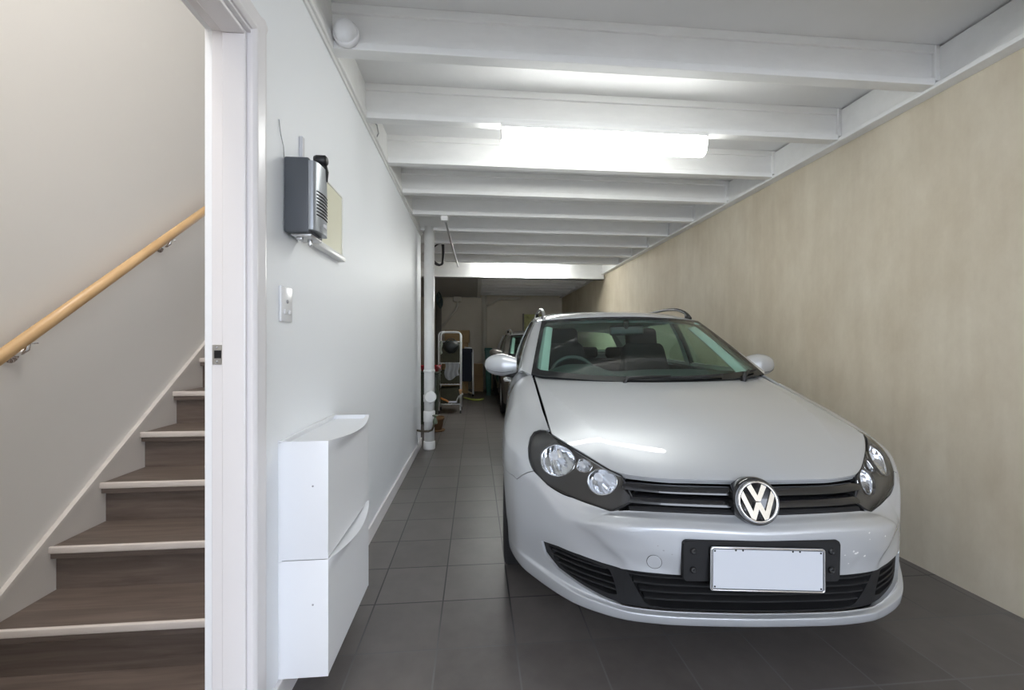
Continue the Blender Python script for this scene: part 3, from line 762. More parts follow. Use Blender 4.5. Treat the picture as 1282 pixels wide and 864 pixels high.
def roof(u, w):
    """u -1..1 across, w 0 front .. 1 rear ; edges meet the windscreen head and the side frames"""
    u = np.asarray(u, float); w = np.asarray(w, float)
    ed = interp([0, .03, .10, .30, .62, .93, 1.0], np.array([(.603, 1.847, 1.332), (.640, 1.93, 1.338), (.640, 2.06, 1.352), (.645, 2.47, 1.388), (.640, 3.22, 1.392), (.600, 4.02, 1.345), (.555, 4.20, 1.31)]), w)
    ce = interp([0, .06, .15, .35, .60, .85, 1.0], np.array([(0, 1.712, 1.358), (0, 1.80, 1.383), (0, 2.02, 1.418), (0, 2.52, 1.455), (0, 3.10, 1.457), (0, 3.85, 1.42), (0, 4.27, 1.375)]), w)
    a = np.abs(u)
    x = ed[:, 0] * u
    y = ce[:, 1] + (ed[:, 1] - ce[:, 1]) * a**2.2
    z = ce[:, 2] + (ed[:, 2] - ce[:, 2]) * (.55*a**2 + .45*a**6)
    return np.stack([x, y, z], 1)
def tailgate(u, w):
    u = np.asarray(u, float); w = np.asarray(w, float); a = np.abs(u)
    b = np.stack([.745*u, 4.46 - .17*a**2.6, 1.03 + 0*u], 1); t = np.stack([.555*u, 4.27 - .07*a**2.6, 1.375 - .065*(.55*a**2 + .45*a**6)], 1)
    return b * (1 - w)[:, None] + t * w[:, None]

DARK_CHIPS = [(1.538,5.233,.002),(1.438,5.05,.0025),(1.263,4.9,.002)]
PALE_CHIPS = [(1.425,5.033,.003),(1.513,4.933,.0045),(1.56,4.96,.003),(1.95,4.733,.0035),(1.713,5.833,.003),(1.80,5.5,.002),(1.213,4.883,.0025),(2.35,5.567,.003),(1.438,4.45,.002)]
TOW = 1.925; ARCH = .348; AXF, AXR, AZ = .88, 3.458, .315
_tt, _vv = np.meshgrid(np.linspace(6.5, 16, 500), np.linspace(0, 9, 360), indexing='ij'); _tt = _tt.ravel(); _vv = _vv.ravel(); _PP = S(_tt, _vv)
def side_uv(y, z):
    i = ((_PP[:, 1] - y)**2 + (_PP[:, 2] - z)**2).argmin(); return (float(_tt[i]), float(_vv[i]))
def arch_poly(ax, r):
    pts = []
    for a in np.linspace(-28, 208, 34):
        y = ax - r*math.cos(R(a)); z = AZ + r*math.sin(R(a))
        if z < .225: continue
        pts.append(side_uv(y, z))
    pts[0] = (pts[0][0], -.1) if False else pts[0]
    return [(pts[0][0], -.2)] + pts + [(pts[-1][0], -.2)]

HL = [(5.775,9.383),(5.625,9.62),(5.3,9.87),(4.925,10.02),(4.0,10.05),(3.5,10.05),(2.95,10.05),(2.688,9.83),(1.8,8.717),(1.825,8.533),(2.2,8.25),(2.913,7.833),(3.375,7.967),(3.988,7.983),(4.6,7.717),(4.988,7.95),(5.263,8.433),(5.475,8.767),(5.70,9.16)]
LAMP_A = [(4.125,9.583),(4.075,9.383),(4.062,9.167),(4.112,8.933),(4.188,8.75),(4.275,8.617),(4.375,8.5),(4.475,8.417),(4.575,8.367),(4.675,8.367),(4.763,8.433),(4.812,8.55),(4.85,8.7),(4.863,8.9),(4.838,9.133),(4.825,9.367),(4.788,9.567),(4.737,9.75),(4.65,9.86),(4.562,9.91),(4.463,9.93),(4.362,9.91),(4.275,9.84),(4.188,9.72)]
LAMP_B = [(3.038,9.55),(2.938,9.3),(2.938,9.083),(3.025,8.883),(3.125,8.75),(3.238,8.633),(3.325,8.567),(3.425,8.517),(3.5,8.517),(3.575,8.567),(3.625,8.633),(3.663,8.733),(3.688,8.867),(3.688,9.05),(3.688,9.25),(3.675,9.433),(3.65,9.617),(3.613,9.75),(3.55,9.85),(3.488,9.91),(3.4,9.93),(3.325,9.92),(3.225,9.86),(3.138,9.73)]
LAMP_C = [(4.03,9.45),(4.07,9.72),(4.0,9.86),(3.84,9.85),(3.74,9.7),(3.73,9.433),(3.80,9.25),(3.9,9.19),(4.0,9.25)]
GRILLE = [(-.2,7.98),(1.0,7.98),(1.9,8.02),(2.5,7.9),(2.2,8.25),(1.825,8.533),(1.8,8.717),(2.688,9.83),(2.95,10.06),(-.2,10.06)]
INTAKE = [(-.2,3.0),(.825,3.0),(1.9,3.0),(2.6,3.0),(3.3,3.05),(3.913,3.22),(4.475,3.36),(4.763,3.62),(4.838,3.95),(4.4,4.06),(3.913,4.06),(3.475,3.98),(2.838,3.94),(1.5,3.98),(1.0,3.97),(-.2,3.97)]
CENTRE_HOLE = [(-.2,3.08),(1.025,3.06),(1.45,3.1),(1.6,3.22),(1.763,3.467),(1.938,3.733),(2.175,3.89),(-.2,3.93)]
FOG_HOLE = [(4.7,3.87),(4.4,3.9),(4.038,3.885),(3.6,3.85),(3.338,3.8),(3.2,3.6),(3.0,3.3),(3.312,3.25),(3.7,3.28),(4.213,3.36),(4.513,3.52)]
BUMPER = [(-.2,-.2),(7.25,-.2),(7.25,5.72),(6.663,5.717),(6.3,5.73),(5.975,5.767),(5.75,5.72),(5.60,5.95),(5.40,6.6),(5.238,7.133),(4.988,7.95),(4.6,8.0),(3.4,8.2),(2.9,8.2),(2.2,8.3),(1.9,8.05),(-.2,8.0)]

HL, GRILLE, INTAKE, CENTRE_HOLE, FOG_HOLE, BUMPER, LAMP_A, LAMP_B, LAMP_C = [[(T(a), b) for a, b in P] for P in (HL, GRILLE, INTAKE, CENTRE_HOLE, FOG_HOLE, BUMPER, LAMP_A, LAMP_B, LAMP_C)]
def build_car(paint, name, loc, rz, label):
    car = empty(name, loc, rz, label, 'car')
    # ---------------- lower body, cut into panels
    us = np.concatenate([np.arange(0, 8, .1), np.arange(8, 18.001, .2)]); vs = np.arange(0, 10.001, .2)
    polys = [('lamp', HL, .004), ('grille', GRILLE, .002), ('intake', INTAKE, .0015),
             ('wheel', arch_poly(AXF, ARCH), 0), ('wheel', arch_poly(AXR, ARCH), 0),
             ('bumper', BUMPER, .003),
             ('rearlamp', [(15.3, 6.2), (15.5, 9.3), (16.6, 9.3), (16.7, 6.4)], .003),
             ('rearbumper', [(15.25, -0.2), (18.2, -0.2), (18.2, 5.6), (15.25, 5.8)], .003),
             ('fender', [(5.83, 10.2), (5.83, 9.2), (6.33, 6.87), (7.03, 5.31), (8.13, 5.31), (8.13, -0.2), (9.95, -0.2), (10.08, 6), (10.05, 9.0), (9.9, 10.2)], 0),
             ('door', [(10.12, 1.0), (12.05, 1.0), (12.05, 10.2), (10.1, 10.2), (10.12, 6)], .0035),
             ('reardoor', [(12.07, 1.0), (13.35, 1.0), (13.42, 3.2), (13.75, 6.2), (14.05, 8.0), (14.05, 10.2), (12.07, 10.2)], .0035)]
    pc = cut_patch(S, us, vs, polys)
    kw = dict(center=0.0)
    bumper = put('bumper', mirror(shell(S, pc['bumper'], rim=.014, center=0.0)), paint, car)
    both('fender', shell(S, pc['fender'], rim=.012), paint, car)
    body_g = shell(S, pc['rest'], rim=.012, center=18.0)
    put('body_side', mirror(body_g), paint, car)
    put('rear_bumper', mirror(shell(S, pc['rearbumper'], rim=.012, center=18.0)), paint, car)
    both('tail_lamp', shell(S, pc['rearlamp'], rim=.01), M_red, car)
    for key, hy in (('door', 12.0), ('reardoor', 13.9)):
        for dr in both('door', shell(S, pc[key], rim=.012), paint, car):
            sgn = 1 if dr.data.vertices[0].co.x > 0 else -1
            y = S([hy - .12], [8.3])[0]
            bm = bmesh.new()
            tube(bm, [(sgn*(y[0] - .004), y[1] - .17, y[2]), (sgn*(y[0] + .03), y[1] - .145, y[2] + .002), (sgn*(y[0] + .036), y[1] - .07, y[2] + .004), (sgn*(y[0] + .03), y[1] + .0, y[2] + .004), (sgn*(y[0] - .004), y[1] + .02, y[2] + .003)], [.010, .013, .014, .013, .010], 10)
            bm_obj('door_handle', bm, paint, dr)
    # round tow-eye cover on the bumper
    tc = S([TOW], [4.45])[0]; tn = surf_normals(S, np.array([TOW]), np.array([4.45]))[0]
    q = Vector((0, 0, 1)).rotation_difference(Vector((-tn[0], tn[1], tn[2]))).to_matrix().to_4x4()
    bm = bmesh.new(); lathe(bm, [(.0235, -.002), (.0235, .0008), (.0228, .0013), (0, .0013)], 36, tr(-tc[0], tc[1] - .0012, tc[2]) @ q); bm_obj('tow_cover', bm, paint, bumper, angle=20)
    bm = bmesh.new(); lathe(bm, [(.0248, -.002), (.0248, .0007), (.0235, .0007), (.0235, -.002)], 36, tr(-tc[0], tc[1] - .0012, tc[2]) @ q); bm_obj('tow_cover_gap', bm, M_black, bumper)

    rnd = random.Random(3)
    for nm, pts_, sg_, m_ in (('stone_chip', DARK_CHIPS, -1, M_dot), ('paint_scuff', PALE_CHIPS, 1, M_fitting)):
        for t_, v_, r_ in pts_:
            V = []
            c_ = S([t_], [v_])[0]; n_ = surf_normals(S, np.array([t_]), np.array([v_]))[0]; a_ = np.cross(n_, [0, 0, 1.]); a_ /= np.linalg.norm(a_); b_ = np.cross(a_, n_)
            for j in range(9):
                w_ = 2*PI*j/9; rr_ = r_ * rnd.uniform(.55, 1.25); p_ = c_ + n_*.0006 + a_*rr_*math.cos(w_)*1.3 + b_*rr_*math.sin(w_); V.append((p_[0]*sg_, p_[1], p_[2]))
            mesh_obj(nm, V, [tuple(range(9))], m_, bumper)
    # ---------------- lower intake
    sub = cut_patch(S, np.arange(0, 6.01, .1), np.arange(2.6, 4.21, .05), [('centre', CENTRE_HOLE, 0), ('fog', FOG_HOLE, 0), ('frame', INTAKE, 0)])
    it = put('lower_intake', mirror(shell(S, sub['frame'], rim=.035, off=-.010, center=0.0)), M_mblack, car)
    put('intake_backing', mirror(shell(S, sub['centre'], off=-.055, center=0.0)), M_void, it)
    both('fog_backing', shell(S, sub['fog'], off=-.045), M_void, it)
    for v0, t1 in ((3.86, 2.05), (3.69, 1.85), (3.54, 1.73), (3.38, 1.62)):
        t1 = T(t1); t = np.linspace(-t1, t1, 61); P = S(np.abs(t), np.full(61, v0)); P[:, 0] *= np.sign(t)
        nn = np.array([[0, -1, 0.]] * 61)
        strip('slat', P, nn, np.array([[0, 0, 1.]] * 61), [(-.012, -.0035), (-.009, -.0042), (-.008, .001), (-.011, .0035), (-.05, .006), (-.05, -.004)], M_mblack, it)
    for sgn in (-1, 1):
        for v0, t0, t1 in ((3.80, 3.42, 4.62), (3.66, 3.28, 4.60), (3.52, 3.15, 4.48), (3.40, 3.06, 4.28)):
            t = np.linspace(T(t0), T(t1), 20); P = S(t, np.full(20, v0)); N = surf_normals(S, t, np.full(20, v0)); N[:, 2] = 0; N /= np.linalg.norm(N, axis=1, keepdims=True)
            P[:, 0] *= sgn; N[:, 0] *= sgn
            strip('slat', P, N, np.array([[0, 0, 1.]] * 20), [(-.013, -.003), (-.010, 0), (-.013, .003), (-.045, .004), (-.045, -.004)], M_mblack, it)
    # ---------------- upper grille
    gr = put('grille', mirror(shell(S, pc['grille'], off=-.045, rim=-.040, center=0.0)), M_void, car)
    for v0, h in ((9.42, .0125), (8.68, .0135)):
        t1 = T(2.35 if v0 > 9 else 1.86)
        t = np.linspace(-t1, t1, 71); P = S(np.abs(t), np.full(71, v0)); N = surf_normals(S, np.abs(t), np.full(71, v0)); N[:, 2] = 0
        N /= np.linalg.norm(N, axis=1, keepdims=True); P[:, 0] *= np.sign(t + 1e-9); N[:, 0] *= np.sign(t + 1e-9)
        strip('grille_blade', P, N, np.array([[0, 0, 1.]] * 71), [(.004, -h), (.008, -h*.8), (.006, -h*.1), (-.004, h*.6), (-.012, h), (-.04, h), (-.04, -h)], M_gblack, gr)
    t = np.linspace(-2.8, 2.8, 61); P = S(np.abs(t), np.full(61, 8.13)); P[:, 0] *= np.sign(t)
    strip('grille_sill', P, np.array([[0, -1, 0.]] * 61), np.array([[0, 0, 1.]] * 61), [(.0, -.009), (.002, .0), (-.006, .008), (-.04, .008), (-.04, -.009)], M_mblack, gr)
    # ---------------- emblem : black housing, chrome ring, letter strokes
    E0 = tr(-.005, .028, .6225) @ rot('X', 90 - 13)          # local z looks forward and a little up
    bm = bmesh.new(); lathe(bm, [(.078, -.045), (.079, -.012), (.076, .0), (.070, .006), (.0685, .002), (0, .002)], 64, E0)
    em = bm_obj('emblem', bm, M_gblack, car)
    bm = bmesh.new()
    lathe(bm, [(.0585 + .0, .002), (.0595, .009), (.063, .0115), (.0665, .009), (.0685, .002)], 72, E0)
    bm_obj('emblem_ring', bm, M_chrome, em)
    r = .0600
    bm = bmesh.new()
    for poly in ([(-.55,.80),(-.13,.04),(.13,.04),(.55,.80),(.29,.935),(0,.33),(-.29,.935)],
                 [(-.935,.29),(-.47,-.86),(-.24,-.95),(0,-.37),(.24,-.95),(.47,-.86),(.935,.29),(.78,.59),(.335,-.50),(.13,-.02),(-.13,-.02),(-.335,-.50),(-.78,.59)]):
        prism(bm, [(x * r, y * r) for x, y in poly], E0 @ tr(0, 0, .0025), .0062)
    bmesh.ops.recalc_face_normals(bm, faces=bm.faces[:])
    bm_obj('emblem_letters', bm, M_chrome, em)
    # ---------------- bonnet
    nu, nv = 90, 70; V = []; N = []; Fc = []
    uu = np.linspace(-1, 1, nu + 1); ww = np.linspace(0, 1, nv + 1)
    def hood(u, w):
        xw = .658 + .036 * w; x = u * xw
        y0 = hood_front(.6585 * u) + .004; y1 = hood_rear(.70 * u) - .004
        y = y0 + (y1 - y0) * w
        # rolled edges
        z = hood_z(x, y)
        return np.stack([x, y, z], 1)
    U, W = np.meshgrid(uu, ww ** 1.25, indexing='ij'); U = U.ravel(); W = W.ravel()
    P = hood(U, W)
    e = 1e-3; gx = (hood_z(P[:, 0] + e, P[:, 1]) - hood_z(P[:, 0] - e, P[:, 1])) / (2*e); gy = (hood_z(P[:, 0], P[:, 1] + 4*e) - hood_z(P[:, 0], P[:, 1] - 4*e)) / (8*e)
    Nn = np.stack([-gx, -gy, np.ones_like(gx)], 1); Nn[np.abs(U) < 1e-9, 0] = 0; Nn /= np.linalg.norm(Nn, axis=1, keepdims=True)
    m = nv + 1
    faces = [[i*m + j, (i+1)*m + j, (i+1)*m + j + 1, i*m + j + 1] for i in range(nu) for j in range(nv)]
    V = [tuple(p) for p in P]; NN = [tuple(n) for n in Nn]
    loop = [i*m for i in range(nu + 1)] + [nu*m + j for j in range(1, nv + 1)] + [i*m + nv for i in range(nu - 1, -1, -1)] + [j for j in range(nv - 1, 0, -1)]
    ring = []
    for k in loop:
        ring.append(len(V)); V.append(V[k]); NN.append((0, 0, 0)); V.append((V[k][0]*.9985, V[k][1] + (.006 if W[k] < .01 else 0), V[k][2] - .016)); NN.append((0, 0, 0))
    for a, b in zip(ring, ring[1:] + ring[:1]): faces.append([b, a, a + 1, b + 1])
    mesh_obj('bonnet', V, faces, paint, car, smooth=True, normals=NN)
    # ---------------- windscreen with black border, wipers, cowl
    cl = [(.93*a, b) for a, b in ((-1.02, .085), (-.9, .062), (-.45, .05), (0, .047), (.45, .05), (.9, .062), (1.02, .085))]
    GL = [(-.965, .10), (-.93, .072), (-.5, .060), (0, .057), (.5, .060), (.93, .072), (.965, .10), (.955, .93), (.93, .965), (.5, .968), (0, .968), (-.5, .968), (-.93, .965), (-.955, .93)]
    ws = cut_patch(car_windscreen, np.linspace(-1, 1, 61), np.linspace(0, 1, 31), [('glass', GL, 0)])
    w_ = put('windscreen', shell(car_windscreen, ws['glass']), M_wind, car)
    put('windscreen_border', shell(car_windscreen, ws['rest'], rim=.012, off=.001), M_frit, w_)
    for x0, y0, z0, x1, v1 in ((-.16, 1.075, .942, .60, .035), (.56, 1.13, .958, .93, .05)):
        bm = bmesh.new()
        u = np.linspace(x0 / .71, x1, 24); vv = np.linspace(.03, v1, 24); p = car_windscreen(u, vv); p[:, 2] += .012; p[:, 1] -= .012
        tube(bm, [tuple(k) for k in p], .0065, 8); wp = bm_obj('wiper', bm, M_black, car)
        bm = bmesh.new(); tube(bm, [(x0 - .02, y0 - .03, z0 - .03), (x0, y0 - .015, z0 + .012), tuple(p[10] + np.array([0, -.008, .008]))], [.016, .012, .007], 10)
        bm_obj('wiper_arm', bm, M_black, wp)
    if True:
        p = car_windscreen(np.array([.90, .985, .96, .885]), np.array([.955, .95, .90, .915])) + np.array([0, .004, -.003])
        mesh_obj('registration_sticker', [tuple(k) for k in p], [(0, 1, 2, 3)], M_sticker, w_)
    u = np.linspace(-1, 1, 41)
    A = np.stack([.705*u, hood_rear(.70*u) - .03, np.interp(np.abs(u), [0, 1], [.905, .935])], 1); B = car_windscreen(u, np.full(41, .02)) - np.array([0, 0, .006])
    mesh_obj('cowl', [tuple(k) for k in A] + [tuple(k) for k in B], [(i, i+1, 42+i, 41+i) for i in range(40)], M_mblack, car)
    # ---------------- greenhouse
    W1 = [(.150,.07),(.365,.055),(.365,.93),(.175,.93)]
    W2 = [(.395,.055),(.665,.05),(.665,.93),(.395,.93)]
    W3 = [(.695,.06),(.90,.10),(.885,.90),(.695,.92)]
    W0 = [(.088,.06),(.138,.06),(.163,.92),(.155,.93)]
    gp = cut_patch(side_glass, np.linspace(0, 1, 81), np.linspace(0, 1, 21), [('g', W1, 0), ('g2', W2, 0), ('g3', W3, 0), ('g0', W0, 0), ('pil', [(.365,.0),(.395,.0),(.395,.985),(.365,.985)], 0)])
    frame_g = shell(side_glass, gp['rest'], rim=.02)
    both('pillar_frame', frame_g, paint, car)
    both('pillar_trim', shell(side_glass, gp['pil'], rim=.02), M_gblack, car)
    for k in ('g', 'g2', 'g3', 'g0'): both('side_window', shell(side_glass, gp[k], off=-.006), M_side, car)
    lin = shell(side_glass, gp['rest'], off=-.035); lin = (lin[0], [f[::-1] for f in lin[1]], [(-a, -b, -c) for a, b, c in lin[2]])
    both('pillar_lining', lin, M_lining, car)
    lin = shell(side_glass, gp['pil'], off=-.04); lin = (lin[0], [f[::-1] for f in lin[1]], [(-a, -b, -c) for a, b, c in lin[2]])
    both('pillar_lining', lin, M_lining, car)
    U, W = np.meshgrid(np.linspace(-1, 1, 41), np.linspace(0, 1, 61), indexing='ij'); g = (np.stack([U.ravel(), W.ravel()], 1), [[i*61+j, (i+1)*61+j, (i+1)*61+j+1, i*61+j+1] for i in range(40) for j in range(60)])
    put('roof', shell(roof, g, rim=.012), paint, car)
    lin = shell(roof, g, off=-.045); lin = (lin[0], [f[::-1] for f in lin[1]], [(-a, -b, -c) for a, b, c in lin[2]])
    put('headlining', lin, M_lining, car)
    tg = cut_patch(tailgate, np.linspace(-1, 1, 41), np.linspace(0, 1, 21), [('g', [(-.86,.10),(.86,.10),(.84,.86),(-.84,.86)], 0)])
    put('tailgate', shell(tailgate, tg['rest'], rim=.02), paint, car)
    put('rear_window', shell(tailgate, tg['g'], off=-.004), M_side, car)
    lin = shell(tailgate, tg['rest'], off=-.04); lin = (lin[0], [f[::-1] for f in lin[1]], [(-a, -b, -c) for a, b, c in lin[2]])
    put('tailgate_lining', lin, M_dash, car)
    for sgn in (-1, 1):      # moulded trims inside the windscreen pillars
        vq = np.linspace(.06, .97, 14); pq = car_windscreen(np.full(14, .905), vq); pq[:, 0] *= sgn; pq[:, 2] -= .045; pq[:, 1] += .030
        nq = np.array([[-.55*sgn, -.80, .25]] * 14); uq = np.array([[.84*sgn, -.50, .2]] * 14)
        strip('pillar_trim', pq, nq, uq, [(.008, -.030), (.014, -.014), (.014, .014), (.008, .030), (-.02, .034), (-.02, -.034)], M_ptrim, car)
    # roof rails
    for sgn in (-1, 1):
        bm = bmesh.new()
        wr = np.concatenate([[.045, .07, .10, .14], np.linspace(.18, .80, 16), [.86, .90, .94]])
        hh = np.concatenate([[0.0, .022, .038, .050], np.full(16, .056), [.048, .030, .0]])
        p = roof(np.full(len(wr), .90), wr); p[:, 2] += hh + .004; p[:, 0] *= sgn
        tube(bm, [tuple(k) for k in p], [.013]*3 + [.012]*(len(wr)-6) + [.013]*3, 10)
        ro = bm_obj('roof_rail', bm, M_steel if sgn < 0 else M_black, car)
        for wq in (.07, .47, .90):
            bm = bmesh.new(); p = roof(np.array([.90, .90]), np.array([wq, wq + .02])); tube(bm, [(sgn*p[0, 0], p[0, 1], p[0, 2] - .004), (sgn*p[1, 0], p[1, 1], p[1, 2] + (.05 if wq == .47 else .03))], [.022, .014], 10)
            bm_obj('rail_foot', bm, M_black, ro)
    # ---------------- headlights
    bez = cut_patch(S, np.arange(2.2, 7.01, .1), np.arange(7.6, 10.001, .1), [('l', HL, 0)])['l']
    hsg = cut_patch(S, np.arange(2.2, 7.01, .1), np.arange(7.6, 10.001, .1), [('a', LAMP_A, 0), ('b', LAMP_B, 0), ('c', LAMP_C, 0), ('l', HL, 0)])['l']
    M_ind = mat('indicator_bowl', (.30, .28, .27), .25, metal=.6)
    for sgn in (-1, 1):
        lens = shell(S, bez); lens = mirror(lens, False) if sgn < 0 else lens
        hl = put('headlight', lens, M_lens, car)
        bz = shell(S, hsg, off=-.012, rim=-.010); bz = mirror(bz, False) if sgn < 0 else bz
        put('lamp_housing', bz, M_bezel, hl)
        G = np.array(HL); pts = S(G[:, 0], np.minimum(G[:, 1], 10.0)); nrm = surf_normals(S, G[:, 0], np.minimum(G[:, 1], 9.99))
        pts = pts - nrm * .003; pts[:, 0] *= sgn
        bm = bmesh.new(); tube(bm, [tuple(k) for k in pts], .0035, 6, closed=True); bm_obj('lamp_seal', bm, M_black, hl)
        def bowl(poly, ribs, depth, axis, bulb_r):
            """reflector lofted from the opening in the housing down to the bulb"""
            G = np.array(poly + poly[:1]); q_ = np.linspace(0, len(poly), 97)[:-1]; k0 = np.arange(len(poly) + 1.0)
            gu = np.interp(q_, k0, G[:, 0]); gv = np.minimum(np.interp(q_, k0, G[:, 1]), 9.98)
            Bp = S(gu, gv) - surf_normals(S, gu, gv) * .013; Bp[:, 0] *= sgn
            c = Bp.mean(0); ax = np.array([axis[0] * sgn, axis[1], axis[2]]); ax /= np.linalg.norm(ax)
            rad = np.mean(np.linalg.norm(np.cross(Bp - c, ax), axis=1)); n = 96; V = []; F = []
            sx = np.cross(ax, [0, 0, 1.]); sx /= np.linalg.norm(sx)
            qs = [1, .985, .94, .87, .78, .67, .55, .43, .32, .22]
            for k, q in enumerate(qs):
                fl = .25 + .75 * q ** 3
                for j in range(n):
                    d = Bp[j] - c; al = (d @ ax); rd = d - al * ax
                    p = c + rd * q + ax * (al * fl + depth * (1 - q ** 3) + (0 if k == 0 else .004))
                    if 1 < k < 9: p = p + ax * .0022 * math.sin((rd @ sx) / rad * q * ribs)
                    V.append(p)
            m = len(qs)
            for k in range(m - 1):
                for j in range(n): F.append((k*n + j, k*n + (j+1) % n, (k+1)*n + (j+1) % n, (k+1)*n + j))
            F.append(tuple(range((m-1)*n, m*n)))
            o = mesh_obj('reflector', V, F, M_refl, hl, smooth=True)
            b = bmesh.new(); tube(b, [tuple(k) for k in Bp[::2]], .0022, 8, closed=True); bm_obj('reflector_rim', b, M_refl, hl)
            zq = Vector((0, 0, 1)).rotation_difference(Vector(-ax)).to_matrix().to_4x4(); ctr = c + ax * depth
            b = bmesh.new(); lathe(b, [(bulb_r*1.5, -.004), (bulb_r*1.4, .004), (bulb_r, .008), (bulb_r*.9, .026), (bulb_r*.5, .034), (0, .036)], 24, tr(*ctr) @ zq); bm_obj('bulb', b, M_bulb, hl)
        bowl(LAMP_A, 17, .055, (.22, 1, .10), .012)
        bowl(LAMP_B, 9, .045, (.15, 1, .08), .011); bowl(LAMP_C, 5, .022, (.2, 1, .05), .008)
    # ---------------- plate and holder
    t = np.linspace(-1.03, 1.03, 61)
    V = []; F = []; nz = 13
    zz = np.linspace(0, 1, nz)
    holder = []
    def hold(s, w):     # s -1..1, w 0..1 ; rounded rectangle grid mapped to the bumper face
        x = s * .259; z = .362 + .137 * w + .006 * s * s
        y = np.interp(abs(x), [0, .25, .42], [0, .012, .055]) - .010 + .004 * (1 - w)
        return (x - .003, y, z)
    rr = rrect(2.0, 1.0, .07, 6)
    def hpt(x, y, d):
        hx, hy, hz = hold(max(-1, min(1, x)), max(0, min(1, y + .5))); return (hx, hy + d, hz)
    front = rr; k = len(rr)
    # rounded rectangle in metres
    rrm = rrect(.520, .137, .016, 6); VV = []
    def rp(p, d, sc=1.0): return hpt(p[0]*sc / .26, p[1]*sc / .137, d)
    bm = bmesh.new()
    ringA = [bm.verts.new(rp(p, .012)) for p in rrm]; ringB = [bm.verts.new(rp(p, .001)) for p in rrm]; ringC = [bm.verts.new(rp((p[0]*.99, p[1]*.965), -.003)) for p in rrm]
    for a, b in ((ringA, ringB), (ringB, ringC)):
        for i in range(k): bm.faces.new((a[i], a[(i+1) % k], b[(i+1) % k], b[i]))
    # fill the face with strips so it follows the bumper curve
    xs = np.linspace(-.2535, .2535, 31)
    bm.faces.new(ringC)
    bmesh.ops.recalc_face_normals(bm, faces=bm.faces[:])
    ho = bm_obj('plate_holder', bm, M_mblack, car, angle=30)
    for x in (-.226, .226):
        for z in (.470, .408):
            y = hold(x / .259, .5)[1]; bm = bmesh.new()
            lathe(bm, [(.011, .004), (.0105, -.001 + .006), (.008, .008), (.004, .009), (.0035, .006), (0, .006)], 20, tr(x - .003, y, z) @ rot('X', 90))
            bm_obj('holder_bolt', bm, M_black, ho)
    PM = tr(.006, -.0135, .4165) @ rot('Y', 1.3) @ rot('X', 90 - 2)
    bm = bmesh.new(); prism(bm, rrect(.372, .141, .010, 5), PM @ tr(0, 0, -.001), .0022)
    bmesh.ops.recalc_face_normals(bm, faces=bm.faces[:]); pl = bm_obj('number_plate', bm, M_plate, car)
    bm = bmesh.new()
    pts = [tuple(PM @ Vector((x, y, .0012))) for x, y in rrect(.366, .135, .008, 5)]; tube(bm, pts, .0026, 8, closed=True); bm_obj('plate_rim', bm, M_chrome, pl)
    bm = bmesh.new()
    pts = [tuple(PM @ Vector((x, y, .0012))) for x, y in rrect(.358, .127, .006, 5)]; tube(bm, pts, .0011, 6, closed=True); bm_obj('plate_edge_line', bm, M_black, pl)
    for x, y in ((-.172, .057), (.172, .057), (-.172, -.057), (.172, -.057), (-.104, .060), (-.081, .060), (.081, .060), (.104, .060)):
        bm = bmesh.new(); lathe(bm, [(.0032, 0), (.003, .0006), (0, .0008)], 12, PM @ tr(x, y, .0012)); bm_obj('plate_hole', bm, M_black, pl)
    # ---------------- mirrors
    for sgn in (-1, 1):
        n = 32; V = []; F = []; L = 18
        for i in range(L + 1):
            s = (i / L) ** .8; x = .800 + .228 * s
            hgt = .084 * max(0.0, 1 - s ** 4.2) ** .5 * (.62 + .38 * min(1, s / .45) ** .7) ; dep = .090 * max(0.0, 1 - s ** 4) ** .5 * (.7 + .3 * min(1, s / .4))
            hgt = max(hgt, .006); dep = max(dep, .008); zc_ = 1.000 + .006 * s
            for j in range(n):
                a = 2*PI*j/n; ca, sa = math.cos(a), math.sin(a)
                yy = 1.575 + .03 * s + (-dep * abs(ca) ** .9 if ca > 0 else .028 * abs(ca) ** .4)
                V.append((sgn*x, yy, zc_ + hgt * (abs(sa) ** .85) * (1 if sa > 0 else -.92)))
        for i in range(L):
            for j in range(n): F.append((i*n + j, (i+1)*n + j, (i+1)*n + (j+1) % n, i*n + (j+1) % n))
        F.append(tuple(range(n))); F.append(tuple(range(L*n + n - 1, L*n - 1, -1)))
        o = mesh_obj('mirror', V, F, paint, car, smooth=True)
        b = bmesh.new(); b.from_mesh(o.data); bmesh.ops.recalc_face_normals(b, faces=b.faces[:]); b.to_mesh(o.data); b.free(); o.data.set_sharp_from_angle(angle=R(60))
        sm = []
        for i in range(1, L - 1):
            s = (i / L) ** .8; v = V[i*n + n - 3]; sm.append((v[0], v[1] - .0006, v[2]))
        bm = bmesh.new(); tube(bm, sm, .0016, 6); bm_obj('mirror_seam', bm, M_black, o)
        bm = bmesh.new(); tube(bm, [(sgn*.765, 1.56, .935), (sgn*.80, 1.565, .938), (sgn*.86, 1.57, .945), (sgn*.90, 1.575, .940)], [.030, .028, .024, .010], 12)
        bm_obj('mirror_arm', bm, M_black, o)
        bm = bmesh.new(); box(bm, (min(sgn*.81, sgn*.99), 1.612, .955), (max(sgn*.81, sgn*.99), 1.618, 1.06), .002); bm_obj('mirror_glass', bm, M_chrome, o)
